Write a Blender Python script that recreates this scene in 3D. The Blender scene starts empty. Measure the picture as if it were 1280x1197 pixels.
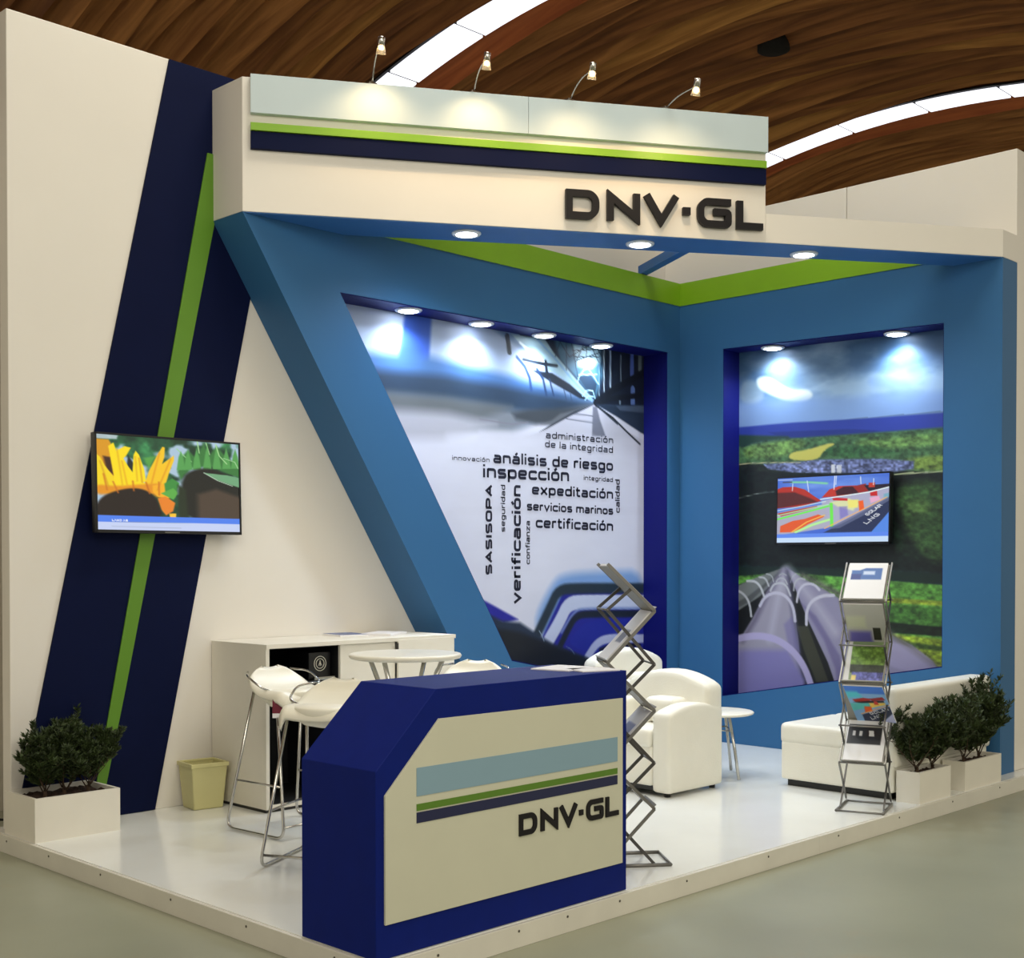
import bpy, bmesh, math, random
import numpy as np
from mathutils import Vector, Matrix
R = math.radians
scene = bpy.context.scene
col = scene.collection

# ------------------------------------------------------------------ camera, world, lights, exposure
cam_d = bpy.data.cameras.new('camera'); cam = bpy.data.objects.new('camera', cam_d); col.objects.link(cam)
cam.location = (0, 0, 1.5)
cam.rotation_euler = (R(90 - 0.9), 0, R(44.459 - 90))
cam_d.sensor_fit = 'HORIZONTAL'; cam_d.sensor_width = 36; cam_d.lens = 44.71
cam_d.shift_y = 0.0988; cam_d.clip_end = 200
scene.camera = cam

w = bpy.data.worlds.new('hall_air'); scene.world = w; w.use_nodes = True
bg = w.node_tree.nodes['Background']; bg.inputs[0].default_value = (0.98, 0.91, 0.75, 1); bg.inputs[1].default_value = 0.70

def area(name, loc, size, power, colr, target=None, sizey=None):
    d = bpy.data.lights.new(name, 'AREA'); d.energy = power; d.color = colr; d.size = size
    d.shape = 'RECTANGLE'; d.size_y = sizey or size
    o = bpy.data.objects.new(name, d); col.objects.link(o); o.location = loc
    if target is not None:
        o.rotation_euler = (Vector(target) - Vector(loc)).to_track_quat('-Z', 'Y').to_euler()
    return o
def spot(name, loc, target, power, colr, angle=100, blend=0.7, r=0.04):
    d = bpy.data.lights.new(name, 'SPOT'); d.energy = power; d.color = colr; d.spot_size = R(angle)
    d.spot_blend = blend; d.shadow_soft_size = r
    o = bpy.data.objects.new(name, d); col.objects.link(o); o.location = loc
    o.rotation_euler = (Vector(target) - Vector(loc)).to_track_quat('-Z', 'Y').to_euler()
    return o
# unseen area lights: overhead ones stand for hall lamps, front ones are added fill
area('unseen_hall_light', (5.0, 4.6, 7.3), 2.2, 138, (0.98, 0.94, 0.80), (6.0, 5.0, 1))
area('unseen_hall_light', (2.4, -2.4, 4.8), 2.5, 122, (0.98, 0.92, 0.77), (5.0, 5.5, 1))  # front fill added to brighten the faces turned to the camera
area('unseen_hall_light', (0.2, 1.8, 5.4), 1.6, 85, (0.98, 0.93, 0.80), (4.6, 6.0, 0.3))  # fill added for the left-facing sides and left floor
area('unseen_hall_light', (14.0, 9.0, 8.3), 3.0, 300, (1.0, 0.92, 0.80), (14.0, 9.0, 0))
scene.view_settings.view_transform = 'Standard'; scene.view_settings.look = 'None'
scene.view_settings.gamma = 1.0; scene.view_settings.use_curve_mapping = False
scene.view_settings.exposure = 0.0

# ------------------------------------------------------------------ materials
def lin(c):
    return tuple(((v / 255) / 12.92 if v / 255 <= 0.04045 else ((v / 255 + 0.055) / 1.055) ** 2.4) for v in c)
def mat(name, rgb, rough=0.5, metal=0.0, var=0.04, scale=6.0, bump=0.0, bscale=60.0, emit=None, estr=1.0, spec=0.5, coat=0.0, trans=0.0):
    m = bpy.data.materials.new(name); m.use_nodes = True
    nt = m.node_tree; b = nt.nodes['Principled BSDF']
    c = lin(rgb)
    b.inputs['Roughness'].default_value = rough; b.inputs['Metallic'].default_value = metal
    b.inputs['Specular IOR Level'].default_value = spec
    b.inputs['Coat Weight'].default_value = coat
    b.inputs['Transmission Weight'].default_value = trans
    tc = nt.nodes.new('ShaderNodeTexCoord')
    n = nt.nodes.new('ShaderNodeTexNoise'); n.inputs['Scale'].default_value = scale; n.inputs['Detail'].default_value = 4
    nt.links.new(tc.outputs['Object'], n.inputs['Vector'])
    r = nt.nodes.new('ShaderNodeValToRGB')
    r.color_ramp.elements[0].position = 0.3; r.color_ramp.elements[1].position = 0.7
    r.color_ramp.elements[0].color = tuple(v * (1 - var) for v in c) + (1,)
    r.color_ramp.elements[1].color = tuple(min(1, v * (1 + var)) for v in c) + (1,)
    nt.links.new(n.outputs['Fac'], r.inputs['Fac']); nt.links.new(r.outputs['Color'], b.inputs['Base Color'])
    if bump > 0:
        n2 = nt.nodes.new('ShaderNodeTexNoise'); n2.inputs['Scale'].default_value = bscale; n2.inputs['Detail'].default_value = 3
        nt.links.new(tc.outputs['Object'], n2.inputs['Vector'])
        bp = nt.nodes.new('ShaderNodeBump'); bp.inputs['Strength'].default_value = bump; bp.inputs['Distance'].default_value = 0.01
        nt.links.new(n2.outputs['Fac'], bp.inputs['Height']); nt.links.new(bp.outputs['Normal'], b.inputs['Normal'])
    if emit:
        b.inputs['Emission Color'].default_value = lin(emit) + (1,); b.inputs['Emission Strength'].default_value = estr
    return m
def mat_attr(name, rough=0.4, emit=0.0, base=1.0):
    m = bpy.data.materials.new(name); m.use_nodes = True
    nt = m.node_tree; b = nt.nodes['Principled BSDF']; b.inputs['Roughness'].default_value = rough
    a = nt.nodes.new('ShaderNodeVertexColor'); a.layer_name = 'print'
    if base > 0: nt.links.new(a.outputs['Color'], b.inputs['Base Color'])
    else: b.inputs['Base Color'].default_value = (0.01, 0.01, 0.01, 1)
    if emit > 0:
        nt.links.new(a.outputs['Color'], b.inputs['Emission Color']); b.inputs['Emission Strength'].default_value = emit
    return m
M = dict(
    white=mat('white_laminate', (226, 221, 212), 0.42, var=0.015, scale=1.5),
    floorw=mat('white_floor', (230, 231, 226), 0.16, var=0.03, scale=2.2, bump=0.03, bscale=5),
    kick=mat('white_kick', (214, 210, 198), 0.5, var=0.04, scale=5),
    pale=mat('pale_blue_panel', (188, 202, 206), 0.5, var=0.01),
    green=mat('lime_green', (124, 170, 24), 0.45, var=0.02),
    greend=mat('leaf_green_strip', (88, 134, 26), 0.5, var=0.02),
    navy=mat('navy_paint', (3, 13, 50), 0.65, var=0.04, spec=.12),
    cnavy=mat('counter_navy', (2, 25, 108), 0.6, var=0.05, scale=12, bump=0.05, bscale=200, spec=.15),
    royal=mat('royal_blue_lining', (5, 11, 92), 0.55, var=0.03, spec=.2),
    blue=mat('sky_blue_paint', (50, 100, 146), 0.5, var=0.02, scale=2, spec=.28),
    soffit=mat('soffit_blue', (44, 100, 164), 0.5, var=0.02),
    cream=mat('counter_panel', (200, 199, 178), 0.5, var=0.015),
    cpale=mat('counter_pale_blue', (130, 160, 176), 0.5, var=0.01),
    cgreen=mat('counter_green', (84, 124, 28), 0.5, var=0.01),
    cdark=mat('counter_dark_blue', (18, 24, 66), 0.5, var=0.01),
    black=mat('black_letter', (20, 17, 20), 0.5, var=0.02, spec=.25),
    ink=mat('printed_ink', (24, 26, 46), 0.5, var=0.02),
    dark=mat('dark_plastic', (14, 14, 17), 0.3, var=0.05),
    inner=mat('black_interior', (17, 18, 20), 0.5, var=0.1),
    chrome=mat('chrome', (190, 188, 182), 0.18, 1.0, var=0.02),
    alu=mat('anodised_aluminium', (128, 126, 122), 0.4, 0.75, var=0.05, scale=30),
    alud=mat('dark_aluminium', (84, 82, 80), 0.42, 0.6, var=0.05, scale=30),
    tray=mat('tray_grey', (150, 148, 142), 0.45, 0.2, var=0.03),
    leather=mat('white_leatherette', (232, 229, 216), 0.42, var=0.02, bump=0.12, bscale=120),
    seat=mat('white_seat_shell', (232, 228, 212), 0.35, var=0.02),
    ttop=mat('white_table_top', (234, 230, 216), 0.3, var=0.02),
    planter=mat('white_planter', (226, 221, 208), 0.5, var=0.02),
    soil=mat('soil', (58, 40, 30), 0.95, var=0.5, scale=40, bump=0.8, bscale=80),
    bark=mat('bark', (70, 52, 36), 0.9, var=0.3, scale=40),
    bin=mat('pale_yellow_plastic', (204, 198, 142), 0.45, var=0.02),
    leaf=mat('leaf_green', (50, 64, 28), 0.6, var=0.6, scale=18),
    leafd=mat('leaf_dark', (40, 62, 34), 0.65, var=0.4, scale=14),
    paper=mat('paper', (232, 230, 232), 0.5, var=0.02),
    bluepaper=mat('printed_paper', (70, 90, 140), 0.4, var=0.5, scale=25),
    tagred=mat('maroon_label', (110, 24, 48), 0.5),
    screw=mat('screw_head', (90, 86, 76), 0.5, 0.5),
    seam=mat('panel_seam', (176, 170, 156), 0.6),
    led=mat('led_lens', (255, 255, 255), 0.4, emit=(240, 246, 255), estr=14.0),
    ledring=mat('lamp_ring', (225, 232, 240), 0.35),
    bulb=mat('halogen_bulb', (255, 250, 230), 0.3, emit=(255, 214, 150), estr=40.0),
    glass=mat('frosted_glass', (240, 235, 225), 0.25, trans=0.8),
    vent=mat('vent_dark', (14, 12, 11), 0.8),
    hallwall=mat('hall_wall', (196, 188, 172), 0.8, var=0.06, scale=1),
    cable=mat('black_cable', (14, 14, 14), 0.5),
)
def floor_mat():
    m = mat('polished_concrete', (150, 152, 132), 0.34, var=0.10, scale=0.9, bump=0.08, bscale=3)
    nt = m.node_tree; b = nt.nodes['Principled BSDF']
    r = [n for n in nt.nodes if n.type == 'VALTORGB'][0]
    n = nt.nodes.new('ShaderNodeTexNoise'); n.inputs['Scale'].default_value = 2.6; n.inputs['Detail'].default_value = 8; n.inputs['Distortion'].default_value = 1.2
    tc = [q for q in nt.nodes if q.type == 'TEX_COORD'][0]; nt.links.new(tc.outputs['Object'], n.inputs['Vector'])
    rr = nt.nodes.new('ShaderNodeValToRGB'); rr.color_ramp.elements[0].position = 0.62; rr.color_ramp.elements[1].position = 0.78
    rr.color_ramp.elements[0].color = (0, 0, 0, 1); rr.color_ramp.elements[1].color = (0.55, 0.55, 0.55, 1)
    nt.links.new(n.outputs['Fac'], rr.inputs['Fac'])
    mx = nt.nodes.new('ShaderNodeMixRGB'); mx.inputs['Color2'].default_value = lin((158, 148, 118)) + (1,)
    nt.links.new(rr.outputs['Color'], mx.inputs['Fac']); nt.links.new(r.outputs['Color'], mx.inputs['Color1'])
    nt.links.new(mx.outputs['Color'], b.inputs['Base Color'])
    return m
M['floor'] = floor_mat()
def wood_mat(name, c0, c1, seed):
    m = bpy.data.materials.new(name); m.use_nodes = True; nt = m.node_tree; b = nt.nodes['Principled BSDF']
    b.inputs['Roughness'].default_value = 0.45
    tc = nt.nodes.new('ShaderNodeTexCoord'); mp = nt.nodes.new('ShaderNodeMapping')
    mp.inputs['Scale'].default_value = (7, 0.35, 0.35); mp.inputs['Location'].default_value = (seed, seed * 2.3, 0)
    nt.links.new(tc.outputs['Object'], mp.inputs['Vector'])
    n = nt.nodes.new('ShaderNodeTexNoise'); n.inputs['Scale'].default_value = 1.5; n.inputs['Detail'].default_value = 6; n.inputs['Distortion'].default_value = 0.6
    nt.links.new(mp.outputs['Vector'], n.inputs['Vector'])
    r = nt.nodes.new('ShaderNodeValToRGB'); r.color_ramp.elements[0].position = 0.36; r.color_ramp.elements[1].position = 0.66
    r.color_ramp.elements[0].color = lin(c0) + (1,); r.color_ramp.elements[1].color = lin(c1) + (1,)
    nt.links.new(n.outputs['Fac'], r.inputs['Fac']); nt.links.new(r.outputs['Color'], b.inputs['Base Color'])
    return m
WOOD = [wood_mat('wood_brown', (146, 92, 48), (200, 138, 78), 1), wood_mat('wood_dark', (122, 74, 40), (172, 112, 62), 4),
        wood_mat('wood_golden', (168, 112, 56), (218, 158, 86), 7), wood_mat('wood_sky_reflect', (168, 86, 46), (204, 114, 62), 9)]  # last one: orange tint stands in for skylight reflected in the wood
M['skylight'] = mat('skylight_sheet', (240, 240, 240), 0.5, emit=(244, 246, 255), estr=1.35)
M['printed'] = mat_attr('printed_graphic', 0.45)
M['screen'] = mat_attr('screen_image', 0.25, emit=1.0, base=0)

# ------------------------------------------------------------------ geometry helpers
class MB:
    def __init__(s): s.v = []; s.f = []; s.sm = []
    def add(s, vs, fs, smooth=False):
        k = len(s.v); s.v += [tuple(p) for p in vs]; s.f += [tuple(i + k for i in f) for f in fs]; s.sm += [smooth] * len(fs)
        return s
    def box(s, x0, x1, y0, y1, z0, z1):
        return s.add([(x0, y0, z0), (x1, y0, z0), (x1, y1, z0), (x0, y1, z0), (x0, y0, z1), (x1, y0, z1), (x1, y1, z1), (x0, y1, z1)],
                     [(0, 3, 2, 1), (4, 5, 6, 7), (0, 1, 5, 4), (1, 2, 6, 5), (2, 3, 7, 6), (3, 0, 4, 7)])
    def prism(s, poly, f0, f1):          # poly: 2D points, f0/f1 map a 2D point to 3D on each end
        n = len(poly)
        return s.add([f0(p) for p in poly] + [f1(p) for p in poly],
                     [tuple(range(n - 1, -1, -1)), tuple(range(n, 2 * n))] + [(i, (i + 1) % n, n + (i + 1) % n, n + i) for i in range(n)])
    def tube(s, path, r, n=8, caps=True):
        P = [Vector(p) for p in path]; k = len(P); vs = []; up = None
        rr = r if isinstance(r, (list, tuple)) else [r] * k
        for i, p in enumerate(P):
            t = (P[min(i + 1, k - 1)] - P[max(i - 1, 0)]).normalized()
            if up is None: up = Vector((0, 0, 1)) if abs(t.z) < 0.9 else Vector((1, 0, 0))
            a = t.cross(up).normalized(); bb = a.cross(t).normalized(); up = bb
            for j in range(n):
                an = 2 * math.pi * j / n; vs.append(p + rr[i] * (math.cos(an) * a + math.sin(an) * bb))
        fs = [(i * n + j, i * n + (j + 1) % n, (i + 1) * n + (j + 1) % n, (i + 1) * n + j) for i in range(k - 1) for j in range(n)]
        if caps: fs += [tuple(range(n - 1, -1, -1)), tuple((k - 1) * n + j for j in range(n))]
        return s.add(vs, fs, True)
    def lathe(s, prof, c=(0, 0, 0), n=32, axis=None):
        c = Vector(c); rot = Vector((0, 0, 1)).rotation_difference(Vector(axis)).to_matrix() if axis else Matrix.Identity(3)
        vs = [c + rot @ Vector((r * math.cos(2 * math.pi * j / n), r * math.sin(2 * math.pi * j / n), z)) for r, z in prof for j in range(n)]
        k = len(prof)
        fs = [(i * n + j, i * n + (j + 1) % n, (i + 1) * n + (j + 1) % n, (i + 1) * n + j) for i in range(k - 1) for j in range(n)]
        fs += [tuple(range(n - 1, -1, -1)), tuple((k - 1) * n + j for j in range(n))]
        return s.add(vs, fs, True)
    def bar(s, p, q, wd, th, side):      # rectangular bar from p to q; side = vector of the wide direction
        p = Vector(p); q = Vector(q); t = (q - p).normalized(); a = (Vector(side) - Vector(side).dot(t) * t).normalized(); b = t.cross(a)
        c = [p + a * i * wd / 2 + b * j * th / 2 for i, j in ((-1, -1), (1, -1), (1, 1), (-1, 1))] + [q + a * i * wd / 2 + b * j * th / 2 for i, j in ((-1, -1), (1, -1), (1, 1), (-1, 1))]
        return s.add(c, [(0, 3, 2, 1), (4, 5, 6, 7), (0, 1, 5, 4), (1, 2, 6, 5), (2, 3, 7, 6), (3, 0, 4, 7)])
    def build(s, name, m, parent=None, bevel=0, seg=2, origin=(0, 0, 0), recalc=True, subsurf=0):
        me = bpy.data.meshes.new(name)
        o = Vector(origin)
        me.from_pydata([tuple(Vector(p) - o) for p in s.v], [], s.f)
        me.polygons.foreach_set('use_smooth', s.sm)
        if recalc or bevel:
            bm = bmesh.new(); bm.from_mesh(me)
            if recalc: bmesh.ops.recalc_face_normals(bm, faces=bm.faces)
            if bevel:
                es = [e for e in bm.edges if len(e.link_faces) == 2 and e.calc_face_angle(0) > 0.6]
                bmesh.ops.bevel(bm, geom=es, offset=bevel, segments=seg, profile=0.6, affect='EDGES')
                if bevel > 0.02:
                    for f in bm.faces: f.smooth = True
            bm.to_mesh(me); bm.free()
        me.materials.append(m)
        ob = bpy.data.objects.new(name, me); col.objects.link(ob)
        if parent is not None: ob.parent = parent
        else: ob.location = origin
        if subsurf:
            md = ob.modifiers.new('subsurf', 'SUBSURF'); md.levels = subsurf; md.render_levels = subsurf
        return ob
def tag(o, label, cat, group=None):
    o['label'] = label; o['category'] = cat
    if group: o['group'] = group
    return o
def empty(name, loc, label, cat, rz=0, group=None):
    o = bpy.data.objects.new(name, None); col.objects.link(o); o.empty_display_size = 0.05
    o.location = loc; o.rotation_euler.z = rz
    return tag(o, label, cat, group)
def struct(o): o['kind'] = 'structure'; return o
def copy_tree(o, label=None, loc=None, rz=None, group=None):
    def rec(a, par):
        c = a.copy(); col.objects.link(c); c.parent = par
        for ch in [q for q in bpy.data.objects if q.parent == a]: rec(ch, c)
        return c
    c = rec(o, None)
    if label: c['label'] = label
    if group: c['group'] = group
    if loc is not None: c.location = loc
    if rz is not None: c.rotation_euler.z = rz
    return c
def rounded(pts, r, closed=False, n=4):
    out = []; k = len(pts)
    for i, p in enumerate(pts):
        if not closed and i in (0, k - 1): out.append(p); continue
        a = Vector(pts[i - 1]); b = Vector(p); c = Vector(pts[(i + 1) % k])
        da = (a - b); dc = (c - b); rr = min(r, da.length * 0.49, dc.length * 0.49)
        A = b + da.normalized() * rr; Cc = b + dc.normalized() * rr
        for j in range(n + 1):
            t = j / n; out.append(tuple((1 - t) ** 2 * A + 2 * t * (1 - t) * b + t * t * Cc))
    return out
def ribbon(pts, wd, closed=False):       # 2D stroke outline: returns (left, right) offset lists
    P = [Vector(p[:2]) for p in pts]; k = len(P); L = []; Rr = []
    for i in range(k):
        if closed: a, b, c = P[i - 1], P[i], P[(i + 1) % k]
        else: a, b, c = P[max(i - 1, 0)], P[i], P[min(i + 1, k - 1)]
        d1 = (b - a); d2 = (c - b)
        if d1.length < 1e-9: d1 = d2
        if d2.length < 1e-9: d2 = d1
        d1 = d1.normalized(); d2 = d2.normalized()
        n1 = Vector((-d1.y, d1.x)); n2 = Vector((-d2.y, d2.x)); mvec = (n1 + n2)
        if mvec.length < 1e-6: mvec = n1
        mvec.normalize(); s = min(1 / max(0.25, mvec.dot(n1)), 2.6) * wd / 2
        L.append(b + mvec * s); Rr.append(b - mvec * s)
    return L, Rr
def stroke_solid(mb, pts, wd, closed, f0, f1):   # extruded stroke; f0 back mapping, f1 front mapping
    L, Rr = ribbon(pts, wd, closed); k = len(pts)
    vs = [f0(p) for p in L] + [f0(p) for p in Rr] + [f1(p) for p in L] + [f1(p) for p in Rr]
    fs = []
    for i in range(k if closed else k - 1):
        j = (i + 1) % k
        fs += [(2 * k + i, 3 * k + i, 3 * k + j, 2 * k + j), (i, j, k + j, k + i), (i, 2 * k + i, 2 * k + j, j), (k + i, k + j, 3 * k + j, 3 * k + i)]
    if not closed: fs += [(0, k, 3 * k, 2 * k), (k - 1, 3 * k - 1, 4 * k - 1, 2 * k - 1)][0:1] + [(k - 1, 3 * k - 1, 4 * k - 1, 2 * k - 1)]
    mb.add(vs, fs)

# ---- wide squared lettering
def _b(x0, x1, y0=.1, y1=.9): return (True, .28, [(x0, y0), (x1, y0), (x1, y1), (x0, y1)])
G = {
 'o': (1.0, [_b(.1, .9)]), 'a': (1.0, [(False, .25, [(.12, .9), (.88, .9), (.88, 0)]), (False, .18, [(.88, .52), (.1, .52), (.1, .1), (.88, .1)])]),
 'c': (.95, [(False, .28, [(.9, .72), (.88, .9), (.1, .9), (.1, .1), (.88, .1), (.9, .28)])]),
 'd': (1.0, [_b(.1, .88), (False, 0, [(.9, 1.45), (.9, 0)])]),
 'e': (1.0, [(False, .25, [(.9, .12), (.1, .1), (.1, .9), (.9, .9), (.9, .5), (.15, .5)])]),
 'f': (.62, [(False, .25, [(.25, 0), (.25, 1.35), (.65, 1.35)]), (False, 0, [(0, .92), (.62, .92)])]),
 'g': (1.0, [_b(.1, .88), (False, .25, [(.9, 1.0), (.9, -.32), (.12, -.32)])]),
 'i': (.22, [(False, 0, [(.11, 0), (.11, 1.0)]), (False, 0, [(.11, 1.22), (.11, 1.45)])]),
 'l': (.22, [(False, 0, [(.11, 0), (.11, 1.45)])]),
 'm': (1.5, [(False, 0, [(.1, 0), (.1, 1.0)]), (False, .25, [(.1, .9), (1.4, .9), (1.4, 0)]), (False, 0, [(.75, .9), (.75, 0)])]),
 'n': (1.0, [(False, 0, [(.1, 0), (.1, 1.0)]), (False, .25, [(.1, .9), (.9, .9), (.9, 0)])]),
 'p': (1.0, [_b(.12, .9), (False, 0, [(.1, 1.0), (.1, -.42)])]),
 'r': (.62, [(False, 0, [(.1, 0), (.1, 1.0)]), (False, .2, [(.1, .6), (.14, .9), (.62, .9)])]),
 's': (.95, [(False, .2, [(.88, .9), (.1, .9), (.1, .52), (.86, .5), (.86, .1), (.06, .1)])]),
 't': (.65, [(False, .2, [(.22, 1.35), (.22, .1), (.65, .1)]), (False, 0, [(0, .92), (.62, .92)])]),
 'u': (1.0, [(False, .25, [(.1, 1.0), (.1, .1), (.9, .1)]), (False, 0, [(.9, 1.0), (.9, 0)])]),
 'v': (1.0, [(False, 0, [(.05, 1.0), (.5, .06), (.95, 1.0)])]),
 'x': (1.0, [(False, 0, [(.06, 1.0), (.94, 0)]), (False, 0, [(.06, 0), (.94, 1.0)])]),
 'z': (.95, [(False, 0, [(.06, .9), (.85, .9), (.1, .1), (.92, .1)])]),
 'S': (1.0, [(False, .2, [(.9, .92), (.1, .92), (.1, .52), (.9, .48), (.9, .08), (.08, .08)])]),
 'A': (1.15, [(False, 0, [(.06, 0), (.575, .92), (1.09, 0)]), (False, 0, [(.25, .3), (.9, .3)])]),
 'I': (.22, [(False, 0, [(.11, 0), (.11, 1.0)])]), 'O': (1.1, [_b(.1, 1.0, .08, .92)]),
 'P': (1.05, [(False, 0, [(.1, 0), (.1, 1.0)]), (False, .25, [(.1, .92), (.95, .92), (.95, .4), (.1, .4)])]),
 'G': (1.1, [(False, .25, [(1.0, .92), (.1, .92), (.1, .08), (1.0, .08), (1.0, .5), (.55, .5)])]),
 'L': (.9, [(False, 0, [(.1, 1.0), (.1, .08), (.9, .08)])]),
 'N': (1.05, [(False, 0, [(.1, 0), (.1, .93), (.95, .07), (.95, 1.0)])]),
 'R': (1.05, [(False, 0, [(.1, 0), (.1, 1.0)]), (False, .25, [(.1, .92), (.95, .92), (.95, .45), (.1, .45)]), (False, 0, [(.6, .45), (1.0, 0)])]),
 'D': (1.05, [(True, .25, [(.1, .08), (.95, .08), (.95, .92), (.1, .92)])]), 'B': (1.05, [(True, .2, [(.1, .08), (.95, .08), (.95, .92), (.1, .92)]), (False, 0, [(.1, .5), (.9, .5)])]),
}
ACC = {'á': 'a', 'ó': 'o', 'é': 'e', 'í': 'i'}
def layout(text):
    x = 0; out = []
    for ch in text:
        if ch == ' ': x += .62; continue
        w_, st = G[ACC.get(ch, ch)]
        for cl, r, pts in st:
            p = rounded([(a + x, b, 0) for a, b in pts], r, cl, 3) if r else [(a + x, b) for a, b in pts]
            out.append((cl, [(q[0], q[1]) for q in p]))
        if ch in ACC: out.append((False, [(x + .4, 1.15), (x + .68, 1.45)]))
        x += w_ + .2
    return x - .2, out
def text_words(text, a, b, h, f, wt=.2):      # a,b: 2D baseline ends; h: height of 1.0; f maps 2D to 3D; one MB per word
    W, _ = layout(text); a = Vector(a); b = Vector(b); sx = (b - a).length / W; d = (b - a).normalized(); n = Vector((-d.y, d.x)); out = []; x = 0
    for word in text.split(' '):
        w_, st = layout(word); mb = MB()
        for cl, pts in st:
            L, Rr = ribbon([((p[0] + x) * sx, p[1] * h) for p in pts], wt * h * 1.05, cl); k = len(pts)
            mp = lambda q: f(a + d * q.x + n * q.y)
            vs = [mp(q) for q in L] + [mp(q) for q in Rr]
            mb.add(vs, [(i, (i + 1) % k, k + (i + 1) % k, k + i) for i in range(k if cl else k - 1)])
        out.append(mb); x += w_ + .2 + .62
    return out

# ---- painting flat print as colours on a fine grid
def hashn(ix, iy, s): 
    v = np.sin(ix * 127.1 + iy * 311.7 + s * 74.7) * 43758.5453; return v - np.floor(v)
def vnoise(x, y, s=0):
    ix = np.floor(x); iy = np.floor(y); fx = x - ix; fy = y - iy; fx = fx * fx * (3 - 2 * fx); fy = fy * fy * (3 - 2 * fy)
    return (hashn(ix, iy, s) * (1 - fx) + hashn(ix + 1, iy, s) * fx) * (1 - fy) + (hashn(ix, iy + 1, s) * (1 - fx) + hashn(ix + 1, iy + 1, s) * fx) * fy
def fbm(x, y, s=0, o=4):
    v = 0; a = .5
    for i in range(o): v = v + a * vnoise(x, y, s + i); x = x * 2.03; y = y * 2.03; a *= .5
    return v / (1 - .5 ** o)
class Paint:
    def __init__(s, u, v, base): s.u = u; s.v = v; s.c = np.tile(np.array(base, float), (len(u), 1))
    def _sel(s, pts, m):
        p = np.array(pts); return np.where((s.u > p[:, 0].min() - m) & (s.u < p[:, 0].max() + m) & (s.v > p[:, 1].min() - m) & (s.v < p[:, 1].max() + m))[0]
    def _dist(s, idx, pts, closed):
        u = s.u[idx]; v = s.v[idx]; d = np.full(len(idx), 1e9); k = len(pts)
        for i in range(k if closed else k - 1):
            x0, y0 = pts[i]; x1, y1 = pts[(i + 1) % k]; dx = x1 - x0; dy = y1 - y0; L = dx * dx + dy * dy + 1e-12
            t = np.clip(((u - x0) * dx + (v - y0) * dy) / L, 0, 1); d = np.minimum(d, np.hypot(u - x0 - t * dx, v - y0 - t * dy))
        return d
    def blend(s, idx, a, colr):
        colr = np.array(colr, float); a = np.clip(a, 0, 1)[:, None]; s.c[idx] = s.c[idx] * (1 - a) + colr * a
    def poly(s, pts, colr, soft, nz=0, ns=1.0, op=1.0):
        idx = s._sel(pts, soft); 
        if not len(idx): return
        u = s.u[idx]; v = s.v[idx]; ins = np.zeros(len(idx), bool); k = len(pts)
        for i in range(k):
            x0, y0 = pts[i]; x1, y1 = pts[(i + 1) % k]
            if y0 == y1: continue
            cr = ((y0 > v) != (y1 > v)) & (u < (x1 - x0) * (v - y0) / (y1 - y0) + x0); ins ^= cr
        d = s._dist(idx, pts, True); sd = np.where(ins, d, -d); a = np.clip(.5 + sd / max(soft, 1e-4) / 2 * 2, 0, 1) if soft > 0 else ins * 1.0
        c = np.array(colr, float)
        if nz: c = c + (nz * (fbm(u * ns, v * ns, 3) - .5) * 2)[:, None] * (np.array(colr) / max(max(colr), 1) * .7 + .3)
        s.blend(idx, a * op, c)
    def line(s, pts, colr, wd, soft):
        idx = s._sel(pts, wd / 2 + soft)
        if not len(idx): return
        d = s._dist(idx, pts, False); s.blend(idx, .5 + (wd / 2 - d) / max(soft, 1e-4), colr)
    def text(s, t, a, b, h, colr):
        W, st = layout(t); a = Vector(a); b = Vector(b); sx = (b - a).length / W; d = (b - a).normalized(); n = Vector((-d.y, d.x))
        for cl, pts in st:
            P = [tuple(a + d * p[0] * sx + n * p[1] * h) for p in pts]
            if cl: P.append(P[0])
            s.line(P, colr, .2 * h, .06 * h)
    def run(s, ops):
        for o in ops:
            k = o[0]
            if k in 'qk':            # smooth outline / smooth stroke
                i = 3 if k == 'q' else 4; pts = o[i]
                for _ in range(2):
                    n = len(pts); new = []
                    for j in range(n if k == 'q' else n - 1):
                        a = pts[j]; b = pts[(j + 1) % n]
                        new += [(a[0] * .75 + b[0] * .25, a[1] * .75 + b[1] * .25), (a[0] * .25 + b[0] * .75, a[1] * .25 + b[1] * .75)]
                    pts = new if k == 'q' else [pts[0]] + new + [pts[-1]]
                o = o[:i] + (pts,) + o[i + 1:]; k = 'p' if k == 'q' else 'l'
            if k == 'p': s.poly(o[3], o[1], o[2], *(o[4:]))
            elif k == 'l': s.line(o[4], o[1], o[2], o[3])
            elif k == 't': s.text(o[1], o[2], o[3], o[4], o[5])
    def lin(s):
        c = np.clip(s.c / 255, 0, 1); return np.where(c <= .04045, c / 12.92, ((c + .055) / 1.055) ** 2.4)
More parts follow.
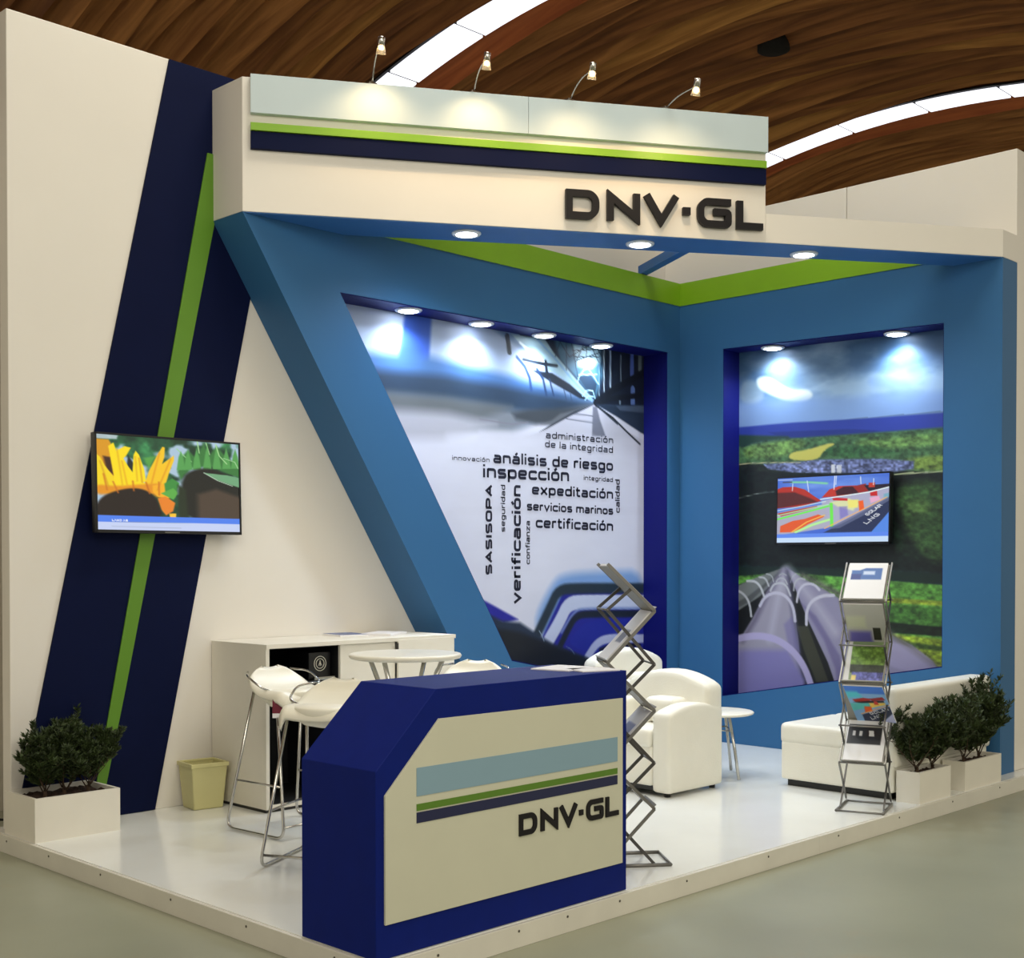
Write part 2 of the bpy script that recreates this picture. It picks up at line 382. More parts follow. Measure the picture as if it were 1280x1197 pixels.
def print_grid(name, corners, nu, nv, to3, base, ops, m, parent=None, extra=None, origin=(0, 0, 0)):
    # corners: TL, TR, BR, BL in the print's own 2D metres
    TL, TR, BR, BL = [np.array(c, float) for c in corners]
    s = np.linspace(0, 1, nu + 1)[None, :, None]; t = np.linspace(0, 1, nv + 1)[:, None, None]
    P = ((TL * (1 - s) + TR * s) * (1 - t) + (BL * (1 - s) + BR * s) * t).reshape(-1, 2)
    pa = Paint(P[:, 0], P[:, 1], base)
    if extra: extra(pa, 0)
    pa.run(ops)
    if extra: extra(pa, 1)
    C3 = np.array([Vector(to3(p)) - Vector(origin) for p in P]) if len(P) < 2 else (to3(P) - np.array(origin))
    me = bpy.data.meshes.new(name); nf = nu * nv
    i = np.arange(nv)[:, None] * (nu + 1) + np.arange(nu)[None, :]; q = np.stack([i, i + nu + 1, i + nu + 2, i + 1], -1).reshape(-1)
    me.vertices.add(len(P)); me.vertices.foreach_set('co', C3.reshape(-1).astype(np.float32))
    me.loops.add(nf * 4); me.loops.foreach_set('vertex_index', q.astype(np.int32))
    me.polygons.add(nf); me.polygons.foreach_set('loop_start', (np.arange(nf) * 4).astype(np.int32))
    me.update(calc_edges=True)
    at = me.color_attributes.new('print', 'FLOAT_COLOR', 'POINT')
    cc = np.concatenate([pa.lin(), np.ones((len(P), 1))], 1); at.data.foreach_set('color', cc.reshape(-1).astype(np.float32))
    me.materials.append(m)
    ob = bpy.data.objects.new(name, me); col.objects.link(ob)
    if parent is not None: ob.parent = parent
    else: ob.location = origin
    return ob
LEFT_OPS = [('p',(100,130,170),0.092,[(5.114,3.344),(6.581,3.396),(8.048,3.344),(9.142,3.41),(9.144,2.775),(7.867,2.782),(7.007,2.541),(5.311,2.509),(5.112,2.66)]),('p',(120,128,140),0.079,[(5.244,2.62),(6.58,2.687),(7.462,2.671),(6.919,2.474),(6.258,2.455),(5.311,2.466)]),('p',(18,26,44),0.013,[(6.919,3.348),(9.142,3.446),(9.145,2.492),(8.534,2.658),(7.867,2.776),(7.508,2.96),(7.051,3.158)]),('p',(60,100,124),0.04,[(7.368,3.29),(7.967,3.301),(7.987,3.009),(7.877,2.79),(7.671,2.951),(7.461,3.081)]),('p',(178,214,230),0.033,[(7.613,3.226),(7.927,3.263),(7.957,3.124),(7.847,3.059),(7.671,3.053)]),('p',(34,52,72),0.013,[(7.671,2.976),(7.827,3.006),(7.907,2.936),(7.877,2.803),(7.788,2.872)]),('p',(168,188,222),0.04,[(5.114,3.228),(6.259,3.304),(6.581,3.278),(6.919,3.154),(7.368,2.995),(7.867,2.789),(7.007,2.774),(6.258,2.831),(5.112,2.808)]),('p',(44,84,190),0.033,[(5.863,3.294),(6.104,3.294),(6.072,2.869),(5.781,2.86)],0,1,0.9),('p',(66,106,160),0.079,[(5.113,2.892),(6.103,2.952),(6.919,2.899),(7.867,2.789),(7.007,2.725),(6.103,2.746),(5.112,2.713)]),('p',(38,58,82),0.079,[(5.112,2.787),(6.258,2.831),(7.095,2.807),(7.887,2.778),(7.368,2.632),(6.258,2.658),(5.112,2.629)]),('p',(92,98,104),0.079,[(5.112,2.65),(6.258,2.681),(6.919,2.668),(6.58,2.533),(5.112,2.513)]),('p',(168,170,184),0.092,[(5.112,2.523),(6.258,2.565),(6.748,2.522),(6.258,2.38),(5.111,2.302)]),('p',(60,66,74),0.046,[(7.887,2.771),(7.462,2.702),(7.095,2.659),(6.919,2.62),(6.963,2.575),(7.185,2.555),(7.368,2.569),(7.575,2.661)]),('p',(96,100,108),0.02,[(7.867,2.756),(7.462,2.658),(7.368,2.6),(7.24,2.559),(7.368,2.569),(7.575,2.661)]),('p',(30,38,48),0.01,[(7.867,2.763),(7.633,2.691),(7.368,2.569),(7.221,2.496),(7.313,2.527),(7.604,2.651)]),('p',(146,176,190),0.013,[(6.919,3.214),(7.276,3.235),(7.386,3.135),(7.867,2.802),(7.808,2.797),(7.461,2.955),(7.131,3.069)]),('l',(226,240,246),0.02,0.013,[(7.007,3.164),(7.131,3.106),(7.276,3.048)]),('l',(120,160,196),0.02,0.01,[(7.203,3.213),(7.386,3.098),(7.604,2.944),(7.848,2.794)]),('l',(24,34,46),0.026,0.007,[(7.042,3.04),(7.239,3.031),(7.424,3.033)]),('l',(24,34,46),0.046,0.007,[(6.867,3.196),(6.893,3.078)]),('l',(20,30,44),0.033,0.007,[(7.294,3.05),(7.313,2.94),(7.461,2.904)]),('p',(22,32,46),0.013,[(7.131,2.97),(7.368,2.97),(7.575,2.903),(7.798,2.796),(7.7,2.8),(7.368,2.895)]),('l',(34,66,118),0.026,0.01,[(6.972,3.051),(7.06,2.987),(7.113,2.907),(7.131,2.816)]),('l',(34,60,100),0.023,0.01,[(7.194,2.983),(7.267,2.91),(7.303,2.789)]),('l',(34,60,100),0.017,0.008,[(7.34,2.917),(7.387,2.796)]),('l',(50,70,100),0.01,0.007,[(7.509,2.852),(7.537,2.772)]),('l',(50,70,100),0.01,0.007,[(7.585,2.827),(7.604,2.766)]),('l',(20,40,62),0.008,0.005,[(7.405,3.276),(7.575,3.119)]),('l',(20,40,62),0.008,0.005,[(7.48,3.273),(7.405,3.1)]),('l',(20,40,62),0.008,0.005,[(7.537,3.267),(7.537,3.013)]),('l',(20,40,62),0.008,0.005,[(7.594,3.261),(7.671,2.976)]),('l',(20,40,62),0.008,0.005,[(7.575,3.119),(7.798,3.235)]),('l',(20,40,62),0.008,0.005,[(7.671,3.105),(7.967,3.203)]),('l',(20,40,62),0.008,0.005,[(7.967,3.268),(7.947,2.861)]),('l',(20,40,62),0.008,0.005,[(7.887,3.259),(7.967,3.164)]),('l',(20,40,62),0.008,0.005,[(7.613,3.175),(7.967,3.229)]),('l',(20,40,62),0.008,0.005,[(7.632,3.126),(7.947,3.162)]),('l',(20,40,62),0.008,0.005,[(7.748,3.242),(7.652,3.09)]),('l',(20,40,62),0.008,0.005,[(7.827,3.251),(7.927,3.12)]),('l',(20,40,62),0.008,0.005,[(7.778,3.233),(7.778,3.142)]),('l',(160,205,225),0.009,0.005,[(7.671,2.925),(7.69,2.978),(7.749,3.036),(7.798,3.054),(7.867,2.997),(7.927,2.938)]),('l',(160,205,225),0.009,0.005,[(7.69,2.991),(7.907,3.014)]),('l',(160,205,225),0.009,0.005,[(7.729,2.822),(7.778,2.871),(7.857,2.879),(7.887,2.817)]),('l',(160,205,225),0.009,0.005,[(7.759,2.792),(7.808,2.835),(7.867,2.828)]),('l',(190,210,220),0.011,0.007,[(7.997,3.226),(7.998,2.814)]),('l',(150,170,190),0.02,0.007,[(8.078,3.242),(8.079,2.9)]),('l',(130,150,165),0.011,0.007,[(8.213,3.205),(8.213,2.966)]),('l',(74,96,168),0.046,0.007,[(8.36,3.235),(8.36,3.034)]),('l',(96,110,120),0.046,0.007,[(8.467,3.234),(8.467,3.113)]),('l',(90,118,180),0.053,0.007,[(8.371,2.941),(8.372,2.807)]),('l',(120,140,160),0.02,0.007,[(8.203,2.845),(8.203,2.792)]),('l',(120,150,165),0.008,0.007,[(7.937,3.2),(7.937,2.808)]),('l',(12,18,28),0.059,0.01,[(7.897,2.785),(8.069,2.886),(8.361,3.021),(8.797,3.231)]),('l',(14,20,30),0.046,0.01,[(7.897,2.779),(8.1,2.836),(8.468,2.896)]),('p',(186,188,204),0.013,[(7.867,2.763),(7.907,2.766),(8.152,2.629),(8.534,2.508),(8.534,2.386),(6.919,2.401),(7.276,2.512),(7.575,2.648)],0,1,1),('p',(196,198,214),0.066,[(6.58,2.45),(8.534,2.522),(8.535,1.909),(6.257,1.848)]),('p',(110,114,130),0.017,[(7.858,2.749),(7.907,2.753),(7.948,2.646),(8.019,2.52),(7.848,2.508)]),('p',(34,48,68),0.013,[(7.887,2.771),(8.533,2.821),(8.688,2.518),(8.469,2.585),(8.152,2.695)]),('p',(70,86,110),0.013,[(8.151,2.781),(8.533,2.814),(8.533,2.753),(8.203,2.746)]),('l',(16,22,32),0.017,0.007,[(7.887,2.765),(8.11,2.678),(8.298,2.573),(8.469,2.483)]),('l',(40,50,64),0.013,0.007,[(7.907,2.76),(8.172,2.63)]),('l',(90,96,112),0.008,0.007,[(7.633,2.672),(7.858,2.671)]),('l',(90,96,112),0.008,0.007,[(7.537,2.626),(7.858,2.619)]),('l',(120,120,135),0.01,0.01,[(6.58,2.544),(6.919,2.535),(7.095,2.56)]),('p',(206,209,226),0.106,[(6.258,2.398),(7.848,2.489),(8.534,2.352),(8.535,1.909),(6.102,1.844)],0,1,0.85),('p',(206,209,226),0.026,[(6.63,1.261),(6.919,1.183),(7.204,1.002),(6.919,0.951)]),('q',(120,156,210),0.079,[(8.537,1.418),(8.051,1.408),(7.519,1.398),(7.369,1.324),(7.132,0.992),(7.369,0.87),(8.538,0.817)]),('p',(30,34,140),0.02,[(8.537,1.227),(7.51,1.258),(7.369,1.059),(7.24,0.875),(7.37,0.667),(8.053,0.627),(8.539,0.598)]),('k',(34,48,60),0.086,0.026,[(8.603,1.26),(7.654,1.275),(7.444,1.266),(7.351,1.135),(7.168,0.879)]),('k',(186,196,224),0.119,0.013,[(8.603,1.143),(7.751,1.163),(7.558,1.155),(7.463,1.018),(7.332,0.871)]),('k',(120,140,190),0.02,0.02,[(8.603,1.089),(7.771,1.111),(7.635,1.095),(7.482,0.928)]),('k',(22,30,44),0.059,0.02,[(8.603,1.041),(7.83,1.064),(7.654,1.056),(7.558,0.944),(7.444,0.79)]),('q',(28,38,146),0.013,[(8.538,0.995),(7.83,1.018),(7.673,0.946),(7.539,0.824),(7.851,0.743),(8.539,0.68)]),('k',(170,178,214),0.073,0.013,[(8.538,0.831),(8.073,0.858),(7.91,0.826),(7.791,0.708)]),('k',(20,22,40),0.026,0.013,[(8.473,0.779),(8.104,0.797),(7.951,0.765)]),('p',(34,34,146),0.02,[(6.58,1.215),(6.663,1.183),(6.989,1.046),(6.833,1.027),(6.613,1.083)]),('p',(30,44,66),0.033,[(6.613,1.118),(6.816,1.04),(7.007,1.021),(7.168,0.941),(7.37,0.844),(7.801,0.707),(7.851,0.554),(6.833,0.62)]),('p',(14,20,28),0.04,[(6.68,0.996),(7.007,0.947),(7.37,0.832),(7.801,0.694),(7.851,0.521),(6.833,0.59)]),('k',(150,170,190),0.007,0.005,[(7.222,0.951),(7.259,0.906),(7.277,0.867)]),('k',(90,110,140),0.007,0.005,[(7.539,0.811),(7.596,0.789),(7.635,0.748)])]
RIGHT_OPS = [('q',(226,224,196),0.033,[(6.08,2.98),(5.969,2.996),(5.891,2.948),(5.845,2.865),(5.875,2.802),(5.969,2.784),(6.095,2.822)],0,1,0.25),('q',(232,232,210),0.026,[(5.938,3.006),(5.815,3.006),(5.7,2.93),(5.588,2.868),(5.44,2.867),(5.382,2.81),(5.455,2.766),(5.625,2.781),(5.776,2.846),(5.907,2.91)],0,1,0.65),('q',(120,150,190),0.04,[(4.914,2.915),(4.747,2.886),(4.551,2.831),(4.583,2.786),(4.914,2.829)],0,1,0.8),('p',(118,148,196),0.066,[(6.289,2.811),(5.513,2.797),(4.237,2.742),(4.236,2.496),(6.288,2.548)],0,1,0.75),('p',(40,58,146),0.013,[(6.288,2.609),(5.587,2.61),(4.947,2.592),(4.236,2.584),(4.236,2.438),(5.083,2.466),(6.288,2.501)]),('p',(26,42,112),0.013,[(5.813,2.548),(5.084,2.522),(4.811,2.49),(4.946,2.457),(5.661,2.486)],0,1,0.7),('p',(60,100,56),0.02,[(6.288,2.501),(5.512,2.482),(4.811,2.478),(4.236,2.478),(4.234,2.133),(4.81,2.197),(6.287,2.325)]),('p',(34,62,56),0.02,[(6.288,2.562),(5.623,2.503),(5.586,2.468),(5.813,2.444),(6.287,2.447)]),('q',(96,140,66),0.04,[(6.046,2.445),(5.813,2.47),(5.512,2.476),(5.439,2.42),(5.66,2.33),(6.046,2.339)]),('q',(100,146,66),0.04,[(5.083,2.422),(4.745,2.437),(4.236,2.438),(4.235,2.344),(4.878,2.348)],0,1,0.8),('p',(40,84,40),0.02,[(5.294,2.386),(4.878,2.385),(4.678,2.311),(5.083,2.298),(5.366,2.352)],0,1,0.7),('q',(110,146,58),0.033,[(4.678,2.257),(4.235,2.285),(4.234,2.145),(4.613,2.187)]),('q',(190,186,92),0.013,[(5.623,2.309),(5.601,2.372),(5.438,2.382),(5.259,2.421),(5.181,2.416),(5.294,2.373),(5.351,2.288)]),('p',(96,106,146),0.013,[(5.858,2.289),(5.623,2.29),(5.294,2.297),(4.81,2.276),(4.529,2.243),(4.535,2.183),(4.81,2.16),(5.511,2.194),(5.812,2.247)],70,9),('p',(214,218,228),0.007,[(5.23,2.25),(5.194,2.254),(5.194,2.185),(5.229,2.187)]),('p',(204,208,220),0.007,[(5.18,2.247),(5.138,2.245),(5.138,2.182),(5.18,2.184)]),('k',(180,176,140),0.007,0.007,[(6.287,2.298),(5.889,2.304),(5.511,2.284)]),('p',(14,26,18),0.013,[(6.287,2.291),(5.812,2.221),(4.81,2.16),(4.234,2.145),(4.229,1.336),(6.284,1.378)]),('l',(170,180,140),0.008,0.007,[(4.535,2.159),(4.691,2.149),(4.234,2.156)]),('l',(120,140,120),0.007,0.007,[(6.286,2.028),(6.084,2.021),(5.888,2.054),(5.75,2.062)]),('q',(50,84,38),0.066,[(4.703,2.083),(4.234,2.098),(4.23,1.5),(4.385,1.47),(4.545,1.62),(4.624,1.802)]),('p',(24,44,26),0.04,[(4.729,1.865),(4.61,1.693),(4.48,1.5),(4.674,1.561)]),('q',(80,118,50),0.053,[(4.611,1.952),(4.419,1.964),(4.387,1.856),(4.546,1.824)],0,1,0.7),('p',(22,44,40),0.02,[(6.284,1.459),(5.508,1.449),(4.23,1.406),(4.229,1.3),(6.284,1.324)],0,1,0.8),('p',(84,150,54),0.013,[(6.284,1.351),(5.657,1.403),(4.229,1.312),(4.224,0.443),(6.281,0.279)]),('p',(130,160,44),0.013,[(4.839,1.218),(4.229,1.195),(4.228,1.16),(4.838,1.181)]),('p',(60,112,40),0.02,[(4.838,1.156),(4.228,1.148),(4.227,0.96),(4.837,0.984)]),('p',(16,34,14),0.013,[(4.838,1.033),(4.478,1.016),(4.227,1.001),(4.227,0.936),(4.804,0.949)]),('p',(140,178,44),0.02,[(4.837,0.947),(4.227,0.913),(4.225,0.631),(4.67,0.681)]),('p',(58,92,30),0.02,[(4.671,0.893),(4.288,0.863),(4.288,0.828),(4.638,0.846)]),('p',(20,24,24),0.01,[(5.657,1.422),(6.284,1.243),(6.281,0.279),(5.074,0.375),(5.288,0.993),(5.507,1.275)]),('p',(56,58,46),0.013,[(5.536,0.971),(5.433,0.975),(5.243,0.539),(5.358,0.531),(5.476,0.794)]),('p',(112,118,118),0.01,[(5.657,1.442),(5.847,1.382),(6.003,1.327),(6.284,1.216),(6.283,1.026),(6.089,1.085),(5.885,1.203),(5.717,1.357)]),('p',(70,74,76),0.013,[(5.672,1.422),(5.808,1.303),(5.963,1.168),(6.283,1.012),(6.283,1.066),(6.002,1.201)],0,1,0.8),('p',(138,136,164),0.01,[(5.634,1.442),(5.485,1.359),(5.289,1.272),(5.077,1.163),(4.804,0.973),(4.541,0.863),(4.375,0.752),(4.3,0.661),(4.261,0.44),(5.144,0.42),(5.251,0.691),(5.433,1.02),(5.582,1.338)]),('l',(168,166,186),0.053,0.092,[(5.188,0.934),(5.361,1.15),(5.619,1.422)]),('l',(92,92,84),0.033,0.053,[(4.3,0.685),(4.804,0.998),(5.183,1.248),(5.486,1.384)]),('p',(104,98,140),0.026,[(5.507,1.166),(5.418,1.052),(5.288,0.866),(5.187,0.65),(5.144,0.42),(5.102,0.423),(5.145,0.747),(5.36,1.054)],0,1,0.8),('q',(166,160,196),0.02,[(4.904,0.79),(4.737,0.89),(4.477,0.83),(4.35,0.73),(4.325,0.66),(4.67,0.663)],0,1,0.45),('k',(190,190,206),0.02,0.007,[(5.536,1.165),(5.522,1.255),(5.463,1.314),(5.376,1.309),(5.332,1.265)]),('k',(190,190,206),0.026,0.007,[(5.447,0.987),(5.448,1.09),(5.404,1.174),(5.303,1.221),(5.204,1.223)]),('k',(176,180,186),0.013,0.007,[(5.566,1.255),(5.559,1.319),(5.515,1.358),(5.463,1.346)]),('k',(176,180,186),0.009,0.007,[(5.596,1.319),(5.582,1.364),(5.545,1.39)]),('p',(150,148,166),0.01,[(5.664,1.429),(5.627,1.429),(5.596,1.254),(5.558,1.074),(5.52,0.856),(5.474,0.343),(6.281,0.279),(6.088,0.831),(5.962,1.009),(5.846,1.204),(5.732,1.356)]),('l',(92,88,112),0.033,0.059,[(6.057,0.832),(5.931,1.01),(5.808,1.237),(5.672,1.415)]),('l',(172,170,190),0.033,0.079,[(5.791,0.844),(5.731,1.108),(5.649,1.422)]),('l',(80,78,104),0.033,0.053,[(5.489,0.535),(5.535,0.855),(5.573,1.112),(5.627,1.409)]),('p',(112,108,160),0.026,[(5.58,1.047),(5.52,0.824),(5.505,0.76),(5.617,0.819),(5.655,0.98)],0,1,0.6),('p',(126,122,176),0.053,[(6.088,0.75),(5.617,0.774),(5.46,0.537),(5.445,0.346),(6.281,0.279)]),('k',(172,166,206),0.059,0.01,[(6.161,0.828),(6.041,0.86),(5.884,0.88),(5.715,0.854),(5.579,0.776),(5.475,0.665),(5.401,0.503),(5.387,0.414)]),('k',(186,186,204),0.026,0.007,[(5.885,1.124),(5.846,1.191),(5.77,1.232),(5.686,1.233),(5.611,1.189),(5.566,1.112),(5.551,1.01)]),('k',(184,188,196),0.017,0.007,[(5.785,1.251),(5.755,1.304),(5.694,1.318),(5.634,1.299),(5.596,1.215)]),('k',(176,180,186),0.011,0.005,[(5.732,1.324),(5.702,1.357),(5.649,1.351),(5.626,1.306)]),('k',(170,176,180),0.008,0.005,[(5.702,1.376),(5.672,1.396),(5.634,1.377)]),('k',(186,190,196),0.02,0.007,[(6.011,1.327),(5.932,1.328),(5.878,1.282),(5.846,1.204)]),('k',(180,184,190),0.015,0.007,[(5.893,1.361),(5.832,1.355),(5.801,1.29)]),('k',(180,184,190),0.02,0.007,[(6.122,1.252),(6.042,1.22),(5.987,1.148),(5.97,1.035)]),('k',(170,176,180),0.009,0.005,[(5.824,1.388),(5.77,1.376),(5.755,1.323)])]
TV1_OPS = [('p',(205,215,225),0.013,[(-0.01,1.011),(0.143,1.003),(0.133,0.959),(-0.01,0.952)],0,1,0.8),('l',(30,50,60),0.007,0.005,[(0.0,0.937),(0.133,0.933)]),('p',(216,150,24),0.013,[(-0.02,0.95),(0.081,0.95),(0.134,0.804),(0.157,0.514),(-0.016,0.46)]),('p',(60,30,20),0.02,[(0.042,0.773),(0.093,0.764),(0.11,0.578),(0.064,0.623)]),('p',(20,34,36),0.013,[(0.207,0.798),(0.25,0.7),(0.24,0.611),(0.197,0.675)]),('p',(96,170,70),0.02,[(0.314,0.778),(0.4,0.809),(0.347,0.66)],0,1,0.8),('p',(244,212,26),0.007,[(-0.019,0.815),(0.022,0.762),(0.053,0.673),(0.11,0.56),(0.117,0.372),(-0.015,0.393)]),('p',(250,220,20),0.007,[(0.077,0.881),(0.112,0.921),(0.129,0.838),(0.185,0.89),(0.227,0.879),(0.197,0.796),(0.176,0.759),(0.208,0.677),(0.262,0.562),(0.327,0.499),(0.338,0.395),(0.106,0.388),(0.11,0.578)]),('p',(250,222,22),0.007,[(0.235,0.611),(0.244,0.803),(0.259,0.849),(0.281,0.809),(0.315,0.656),(0.326,0.517),(0.251,0.526)]),('p',(246,196,30),0.007,[(0.316,0.498),(0.347,0.642),(0.406,0.818),(0.443,0.913),(0.46,0.907),(0.455,0.799),(0.439,0.725),(0.522,0.826),(0.523,0.773),(0.485,0.624),(0.463,0.515),(0.415,0.403),(0.327,0.394)]),('q',(224,134,24),0.027,[(-0.016,0.477),(0.106,0.457),(0.316,0.498),(0.447,0.513),(0.503,0.43),(0.493,0.339),(0.404,0.348),(0.327,0.429),(0.158,0.411),(-0.005,0.343)],0,1,0.85),('p',(246,176,30),0.01,[(0.37,0.486),(0.452,0.513),(0.503,0.43),(0.481,0.356),(0.404,0.366),(0.371,0.416)]),('p',(232,130,34),0.01,[(0.404,0.348),(0.459,0.372),(0.527,0.306),(0.511,0.215),(0.461,0.167),(0.427,0.226)]),('p',(250,196,50),0.007,[(0.483,0.186),(0.533,0.19),(0.528,0.127),(0.489,0.124)]),('q',(28,16,12),0.02,[(-0.034,0.154),(0.015,0.328),(0.106,0.406),(0.236,0.454),(0.338,0.43),(0.404,0.331),(0.45,0.103),(-0.033,0.028)]),('p',(60,140,60),0.01,[(0.452,0.513),(0.508,0.574),(0.559,0.526),(0.526,0.36),(0.459,0.407)]),('p',(90,170,70),0.007,[(0.426,0.404),(0.514,0.467),(0.548,0.416),(0.515,0.341)]),('p',(54,118,56),0.02,[(0.546,0.65),(0.579,0.817),(0.624,0.896),(0.683,0.813),(0.74,0.987),(0.777,0.845),(0.835,0.965),(0.897,0.863),(1.015,0.747),(1.016,0.615),(0.917,0.66),(0.778,0.735),(0.649,0.7),(0.57,0.563)]),('l',(214,160,24),0.009,0.013,[(0.022,0.719),(0.075,0.454)]),('l',(226,176,20),0.009,0.013,[(0.134,0.856),(0.168,0.464)]),('l',(230,170,20),0.009,0.013,[(0.166,0.731),(0.199,0.467)]),('l',(226,176,20),0.009,0.013,[(0.255,0.787),(0.267,0.527)]),('l',(210,150,20),0.009,0.013,[(0.281,0.774),(0.3,0.514)]),('l',(226,150,24),0.009,0.013,[(0.422,0.847),(0.359,0.485)]),('l',(222,150,24),0.009,0.013,[(0.5,0.787),(0.403,0.437)]),('l',(200,110,20),0.009,0.013,[(0.043,0.586),(0.065,0.418)]),('l',(200,110,20),0.009,0.013,[(0.105,0.508),(0.137,0.392)]),('l',(200,110,20),0.009,0.013,[(0.236,0.524),(0.242,0.42)]),('l',(190,100,20),0.009,0.013,[(0.326,0.517),(0.349,0.396)]),('l',(200,110,24),0.009,0.013,[(0.414,0.527),(0.415,0.385)]),('l',(150,210,140),0.008,0.005,[(0.544,0.902),(0.602,0.82),(0.648,0.772)]),('l',(170,220,150),0.008,0.005,[(0.693,0.998),(0.706,0.872)]),('l',(170,220,150),0.008,0.005,[(0.757,0.99),(0.782,0.864)]),('p',(84,158,80),0.01,[(0.541,0.667),(0.556,0.813),(0.573,0.877),(0.591,0.8),(0.603,0.675)]),('p',(84,158,80),0.01,[(0.592,0.674),(0.608,0.821),(0.624,0.901),(0.642,0.808),(0.655,0.682)]),('p',(84,158,80),0.01,[(0.655,0.682),(0.671,0.83),(0.688,0.931),(0.706,0.817),(0.719,0.69)]),('p',(84,158,80),0.01,[(0.731,0.692),(0.747,0.841),(0.764,0.967),(0.783,0.828),(0.796,0.7)]),('p',(84,158,80),0.01,[(0.802,0.701),(0.818,0.851),(0.835,0.967),(0.854,0.838),(0.868,0.71)]),('p',(84,158,80),0.01,[(0.874,0.71),(0.891,0.862),(0.908,0.956),(0.927,0.848),(0.941,0.719)]),('p',(84,158,80),0.01,[(0.941,0.719),(0.958,0.871),(0.976,0.945),(0.995,0.858),(1.009,0.728)]),('l',(170,220,150),0.008,0.005,[(0.829,0.982),(0.854,0.856),(0.91,0.771)]),('l',(160,210,150),0.007,0.005,[(0.885,0.833),(0.971,0.798),(0.996,0.726)]),('q',(20,22,18),0.033,[(0.57,0.581),(0.649,0.681),(0.778,0.716),(0.948,0.626),(1.023,0.559),(1.027,0.125),(0.562,0.111)]),('p',(74,60,48),0.047,[(0.686,0.412),(0.828,0.482),(1.024,0.389),(1.027,0.106),(0.689,0.12)]),('p',(30,44,26),0.027,[(0.548,0.506),(0.605,0.458),(0.619,0.133),(0.551,0.128)]),('p',(110,164,120),0.007,[(0.737,0.656),(0.778,0.652),(0.917,0.641),(1.016,0.615),(1.017,0.502),(0.912,0.547),(0.815,0.592)]),('l',(190,214,190),0.007,0.005,[(0.737,0.656),(0.839,0.576),(0.949,0.523)]),('p',(78,128,236),0.004,[(-0.044,0.153),(1.027,0.148),(1.027,0.089),(-0.043,0.082)]),('p',(196,208,242),0.004,[(-0.043,0.082),(1.027,0.089),(1.028,-0.046),(-0.042,-0.049)]),('t','LAND AB',(0.093,0.091),(0.197,0.089),0.021,(225,232,250)),('l',(170,180,205),0.007,0.007,[(0.094,0.036),(0.563,0.03)])]
